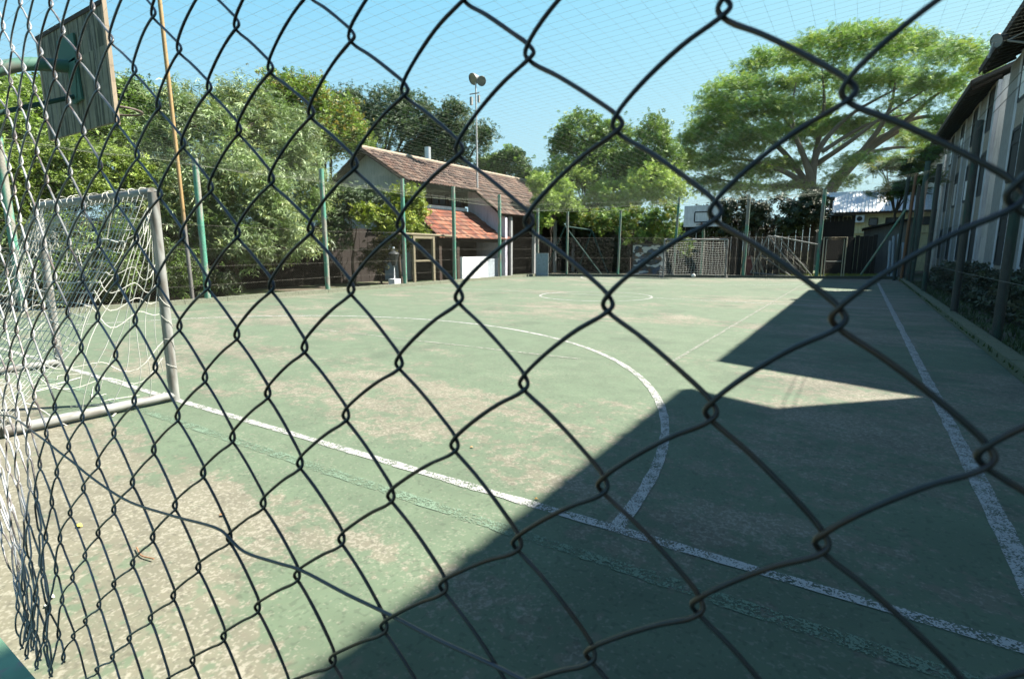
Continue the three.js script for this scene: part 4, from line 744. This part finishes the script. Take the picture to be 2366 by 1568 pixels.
tree('shrub', 'brownish creeper in the shade below the yellow green shrub', 'shrub', V(-17.0, 0, -14.6), [BX(900, 575, 50, 25, -17.2), BX(860, 600, 40, 30, -17.3)], { leaf: 'broad', n: 900, clump: 0.25, size: [0.09, 0.16], pal: [[0.09, 0.09, 0.02], [0.12, 0.1, 0.03]], seed: 112, trunkTop: 0.6, r: 0.04 });
tree('broadleaf_tree', 'mid green tree with two rounded tops in the centre background', 'tree', V(-15, 0, -37), [BZ(1340, 318, 55, 52, -36), BZ(1302, 352, 26, 48, -36), BZ(1412, 330, 52, 45, -37), BZ(1512, 325, 36, 55, -36), BZ(1400, 395, 105, 50, -36), BZ(1535, 385, 36, 55, -36), BZ(1470, 400, 60, 45, -36)], { leaf: 'broad', n: 12000, clump: 0.5, size: [0.12, 0.24], pal: MID.concat([[0.14, 0.2, 0.05]]), seed: 113, trunkTop: 4.5, r: 0.22 });
tree('shrub', 'tall pale yellow green shrub behind the far fence', 'shrub', V(-14.5, 0, -33.9), [BZ(1330, 432, 80, 42, -34.2), BZ(1262, 448, 40, 40, -34), BZ(1440, 450, 80, 36, -34), BZ(1545, 450, 45, 34, -34), BZ(1380, 480, 110, 26, -33.9), BZ(1248, 420, 26, 26, -34.2), BZ(1258, 470, 40, 36, -33.6), BZ(1300, 395, 40, 30, -34.4), BZ(1500, 420, 60, 40, -34.2)], { leaf: 'broad', n: 13000, clump: 0.36, size: [0.1, 0.18], pal: [[0.34, 0.44, 0.11], [0.28, 0.38, 0.09], [0.4, 0.48, 0.17]], seed: 114, trunkTop: 2.4, r: 0.1 });
tree('shrub', 'green creeper hanging by the far backboard', 'shrub', V(-10.6, 0, -30), [BZ(1470, 520, 46, 46, -30.2), BZ(1535, 520, 36, 52, -30.4), BZ(1580, 570, 20, 22, -30.4), BZ(1400, 510, 60, 26, -30.4), BZ(1330, 505, 40, 22, -30.6)], { leaf: 'broad', n: 5500, clump: 0.22, size: [0.09, 0.16], pal: MID.concat([[0.2, 0.2, 0.03]]), seed: 115, trunkTop: 1.6, r: 0.06 });
tree('creeper', 'dark creeper over the board wall between far goal and gate', 'creeper', V(-6, 0, -32.8), [BZ(1700, 500, 60, 40, -32.7, 0.4), BZ(1790, 505, 60, 45, -32.7, 0.4), BZ(1860, 495, 45, 40, -32.7, 0.4), BZ(1640, 520, 50, 50, -32.7, 0.4), BZ(1880, 470, 25, 30, -33)], { leaf: 'broad', n: 4200, clump: 0.28, size: [0.12, 0.22], pal: SHADE, seed: 116, trunkTop: 2, r: 0.06, mat: leafMatte });
tree('creeper', 'dark creeper over the board wall left of the far goal', 'creeper', V(-13, 0, -32.6), [BZ(1290, 500, 50, 36, -32.6, 0.4), BZ(1370, 510, 60, 36, -32.6, 0.4), BZ(1400, 570, 40, 40, -32.8, 0.3), BZ(1270, 540, 30, 50, -32.8, 0.4), BZ(1250, 500, 26, 40, -32.8, 0.4), BZ(1255, 590, 24, 40, -33, 0.4), BZ(1330, 575, 60, 50, -32.9, 0.25), BZ(1440, 590, 60, 40, -32.9, 0.25), BZ(1560, 590, 50, 40, -32.9, 0.25)], { leaf: 'broad', n: 6500, clump: 0.28, size: [0.12, 0.22], pal: SHADE, seed: 117, trunkTop: 2, r: 0.06, mat: leafMatte });
tree('shrub', 'yellow green shrub at the far left corner hiding the end of the house roof', 'shrub', V(-15.6, 0, -28), [BX(1246, 428, 22, 30, -15.7), BX(1262, 468, 30, 34, -15.6), BX(1292, 450, 34, 40, -15.6), BX(1310, 490, 40, 28, -15.6), BX(1255, 505, 22, 30, -15.6)], { leaf: 'broad', n: 5500, clump: 0.24, size: [0.08, 0.15], pal: [[0.34, 0.44, 0.11], [0.28, 0.38, 0.09], [0.2, 0.28, 0.07]], seed: 118, trunkTop: 2.2, r: 0.07 });
{ // the spreading tree
  const t = thing('spreading_tree', 'large flat topped tree with wide open branches at upper right', 'tree');
  const Z = -60, blobs = [[1640, 330, 60, 40], [1700, 235, 80, 50], [1790, 170, 90, 48], [1900, 125, 90, 46], [2010, 120, 90, 48], [2110, 135, 80, 46], [2200, 150, 70, 46], [2250, 190, 45, 45], [1650, 270, 50, 40], [1760, 270, 80, 40], [1880, 215, 100, 42], [2030, 210, 90, 40], [2150, 225, 70, 40], [1615, 390, 50, 30], [1700, 350, 70, 30], [1720, 405, 80, 24], [1820, 320, 70, 30], [2190, 290, 50, 30], [2120, 330, 50, 26], [1950, 300, 60, 26], [1600, 330, 30, 24], [1960, 80, 30, 20], [1625, 430, 50, 18], [1700, 440, 70, 16], [1780, 395, 60, 24], [1660, 385, 60, 26], [1840, 390, 50, 20], [1590, 370, 26, 26], [1760, 330, 80, 40], [1900, 320, 80, 40], [1830, 440, 60, 18], [1980, 380, 50, 22], [2060, 300, 60, 30], [1940, 420, 40, 16], [1670, 300, 70, 40], [1840, 270, 80, 40]].map(([x, y, rx, ry], i) => BZ(x, y, rx, ry, Z + 6 * Math.sin(i * 2.3), 1.6));
  crown(t, 'crown', blobs, { leaf: 'spray', n: 60000, per: 22, clump: 0.66, flat: 0.5, vary: 0.15, size: [0.28, 0.52], tilt: 0.75, up: 0.55, pal: [[0.24, 0.36, 0.09], [0.18, 0.3, 0.09], [0.14, 0.24, 0.08], [0.31, 0.38, 0.09]], seed: 120 });
  const b = (pts, r0, r1, nm = 'branch') => new MB().tube(curve(pts.map(([x, y, dz]) => onZ(x, y, Z + (dz || 0))), 18), (q) => 1.2 * mix(r0, r1, q), 9).build(nm, M.bark, t);
  b([[1905, 640], [1900, 520], [1880, 440]], 0.8, 0.64, 'trunk'); b([[1893, 500], [1925, 430], [2010, 340], [2075, 300]], 0.54, 0.26, 'trunk');
  b([[1880, 445], [1868, 390, 1], [1840, 320, 2], [1790, 230, 2]], 0.36, 0.06); b([[1876, 430], [1890, 350, 1], [1960, 270, 1], [2080, 200, 2]], 0.3, 0.05); b([[1870, 430], [1810, 395, 1], [1730, 370, 2], [1640, 365, 3]], 0.26, 0.05);
  b([[1872, 420], [1890, 330, -2], [1905, 240, -3], [1900, 160, -3]], 0.28, 0.05); b([[1950, 400], [2030, 300, 1], [2060, 240, 2], [2070, 180, 2]], 0.24, 0.05); b([[2010, 340], [2080, 290, 1], [2150, 230, 2], [2200, 190, 2]], 0.25, 0.05);
  b([[2040, 320], [2110, 275, -1], [2165, 270, -1], [2210, 285, -2]], 0.2, 0.05); b([[1995, 355], [2080, 340, 1], [2140, 345, 2]], 0.17, 0.04); b([[1878, 440], [1800, 340, -2], [1720, 290, -3], [1660, 280, -3]], 0.26, 0.05); b([[1900, 350, 1], [2000, 290, 0], [2110, 260, 0]], 0.18, 0.04); b([[1850, 350, 1], [1830, 260, 1], [1840, 190, 1]], 0.16, 0.04); b([[1870, 430], [1780, 430, 1], [1690, 420, 1], [1610, 400, 1]], 0.2, 0.04); b([[1885, 380], [1960, 330, 2], [2040, 270, 3], [2150, 200, 4]], 0.22, 0.04);
}
tree('broadleaf_tree', 'small tree with hanging leaves in front of the metal roofed house', 'tree', V(2.6, 0, -39), [BZ(2110, 365, 45, 30, -38), BZ(2070, 385, 40, 26, -39), BZ(2085, 440, 40, 20, -38), BZ(2130, 420, 34, 30, -38), BZ(2045, 455, 26, 14, -38)], { leaf: 'spray', n: 1300, per: 12, clump: 0.4, flat: 0.5, size: [0.35, 0.6], tilt: 0.6, pal: MID.concat([[0.16, 0.17, 0.03]]), seed: 121, trunkTop: 3.4, r: 0.09, lean: -0.2 });
for (let k = 0; k < 9; k++) { // shrubs at the foot of the apartment blocks
  const z = -7.5 - k * 2.5, y = 0.36 + 0.16 * h2(k, 3), names = ['nearest', 'second', 'third', 'fourth', 'fifth', 'sixth', 'seventh', 'eighth', 'farthest'];
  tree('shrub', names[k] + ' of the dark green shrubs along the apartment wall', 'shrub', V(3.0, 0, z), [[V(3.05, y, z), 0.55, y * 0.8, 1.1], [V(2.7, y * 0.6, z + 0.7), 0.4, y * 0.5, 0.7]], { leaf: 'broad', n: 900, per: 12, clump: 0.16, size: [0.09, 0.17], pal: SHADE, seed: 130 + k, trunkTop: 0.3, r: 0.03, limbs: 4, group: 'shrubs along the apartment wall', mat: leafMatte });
}
{
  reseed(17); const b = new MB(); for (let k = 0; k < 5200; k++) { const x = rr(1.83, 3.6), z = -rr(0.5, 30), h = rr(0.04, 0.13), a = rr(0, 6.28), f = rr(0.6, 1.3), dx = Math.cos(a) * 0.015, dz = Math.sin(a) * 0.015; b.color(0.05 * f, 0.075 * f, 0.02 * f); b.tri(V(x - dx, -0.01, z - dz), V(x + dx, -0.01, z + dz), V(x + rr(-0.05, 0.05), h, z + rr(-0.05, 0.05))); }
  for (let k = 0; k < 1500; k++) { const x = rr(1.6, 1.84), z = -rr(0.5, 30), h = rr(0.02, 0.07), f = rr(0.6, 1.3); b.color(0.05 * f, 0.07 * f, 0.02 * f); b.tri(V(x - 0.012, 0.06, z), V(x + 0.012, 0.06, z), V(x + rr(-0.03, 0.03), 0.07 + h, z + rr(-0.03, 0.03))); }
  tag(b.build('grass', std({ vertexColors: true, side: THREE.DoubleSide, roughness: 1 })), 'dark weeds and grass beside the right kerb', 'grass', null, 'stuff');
}
// small litter on the court
{
  const twig = onY(328, 1286), o = new MB().color(0.2, 0.1, 0.05).tube(curve([V(twig.x - 0.09, 0.012, twig.z - 0.015), V(twig.x, 0.01, twig.z + 0.004), V(twig.x + 0.09, 0.014, twig.z - 0.012)], 8), 0.0035, 5).build('twig', M.vertexRough); tag(o, 'thin brown twig lying on the bare court at lower left', 'twig');
  const L = [[182, 1217, 0.026, [0.6, 0.5, 0.06], 'yellow leaf lying near the left edge of the court'], [108, 1402, 0.018, [0.7, 0.7, 0.62], 'white scrap lying nearest the mint wall'], [120, 1382, 0.014, [0.7, 0.7, 0.62], 'small white crumb just beyond the white scrap'], [512, 1192, 0.02, [0.4, 0.2, 0.08], 'brown leaf lying left of the faded mint line'], [1090, 1035, 0.018, [0.35, 0.2, 0.08], 'brown leaf lying between the white and mint lines'], [1240, 1155, 0.015, [0.35, 0.2, 0.05], 'tiny orange leaf between the lines']];
  for (const [x, y, s, c, l] of L) { const p = onY(x, y), m = new MB().color(...c), n = 6; for (let k = 0; k < n; k++) { const a = k / n * 6.283, b = (k + 1) / n * 6.283, r = (q) => s * (0.6 + 0.4 * Math.abs(Math.cos(q))); m.tri(V(p.x, 0.012, p.z), V(p.x + r(b) * Math.cos(b), 0.009 + 0.006 * Math.sin(b * 2), p.z + 0.7 * r(b) * Math.sin(b)), V(p.x + r(a) * Math.cos(a), 0.009 + 0.006 * Math.sin(a * 2), p.z + 0.7 * r(a) * Math.sin(a))); } tag(m.build('fallen_leaf', std({ vertexColors: true, side: THREE.DoubleSide })), l, l.includes('scrap') || l.includes('crumb') ? 'litter' : 'leaf'); }
}

renderer.render(scene, camera);
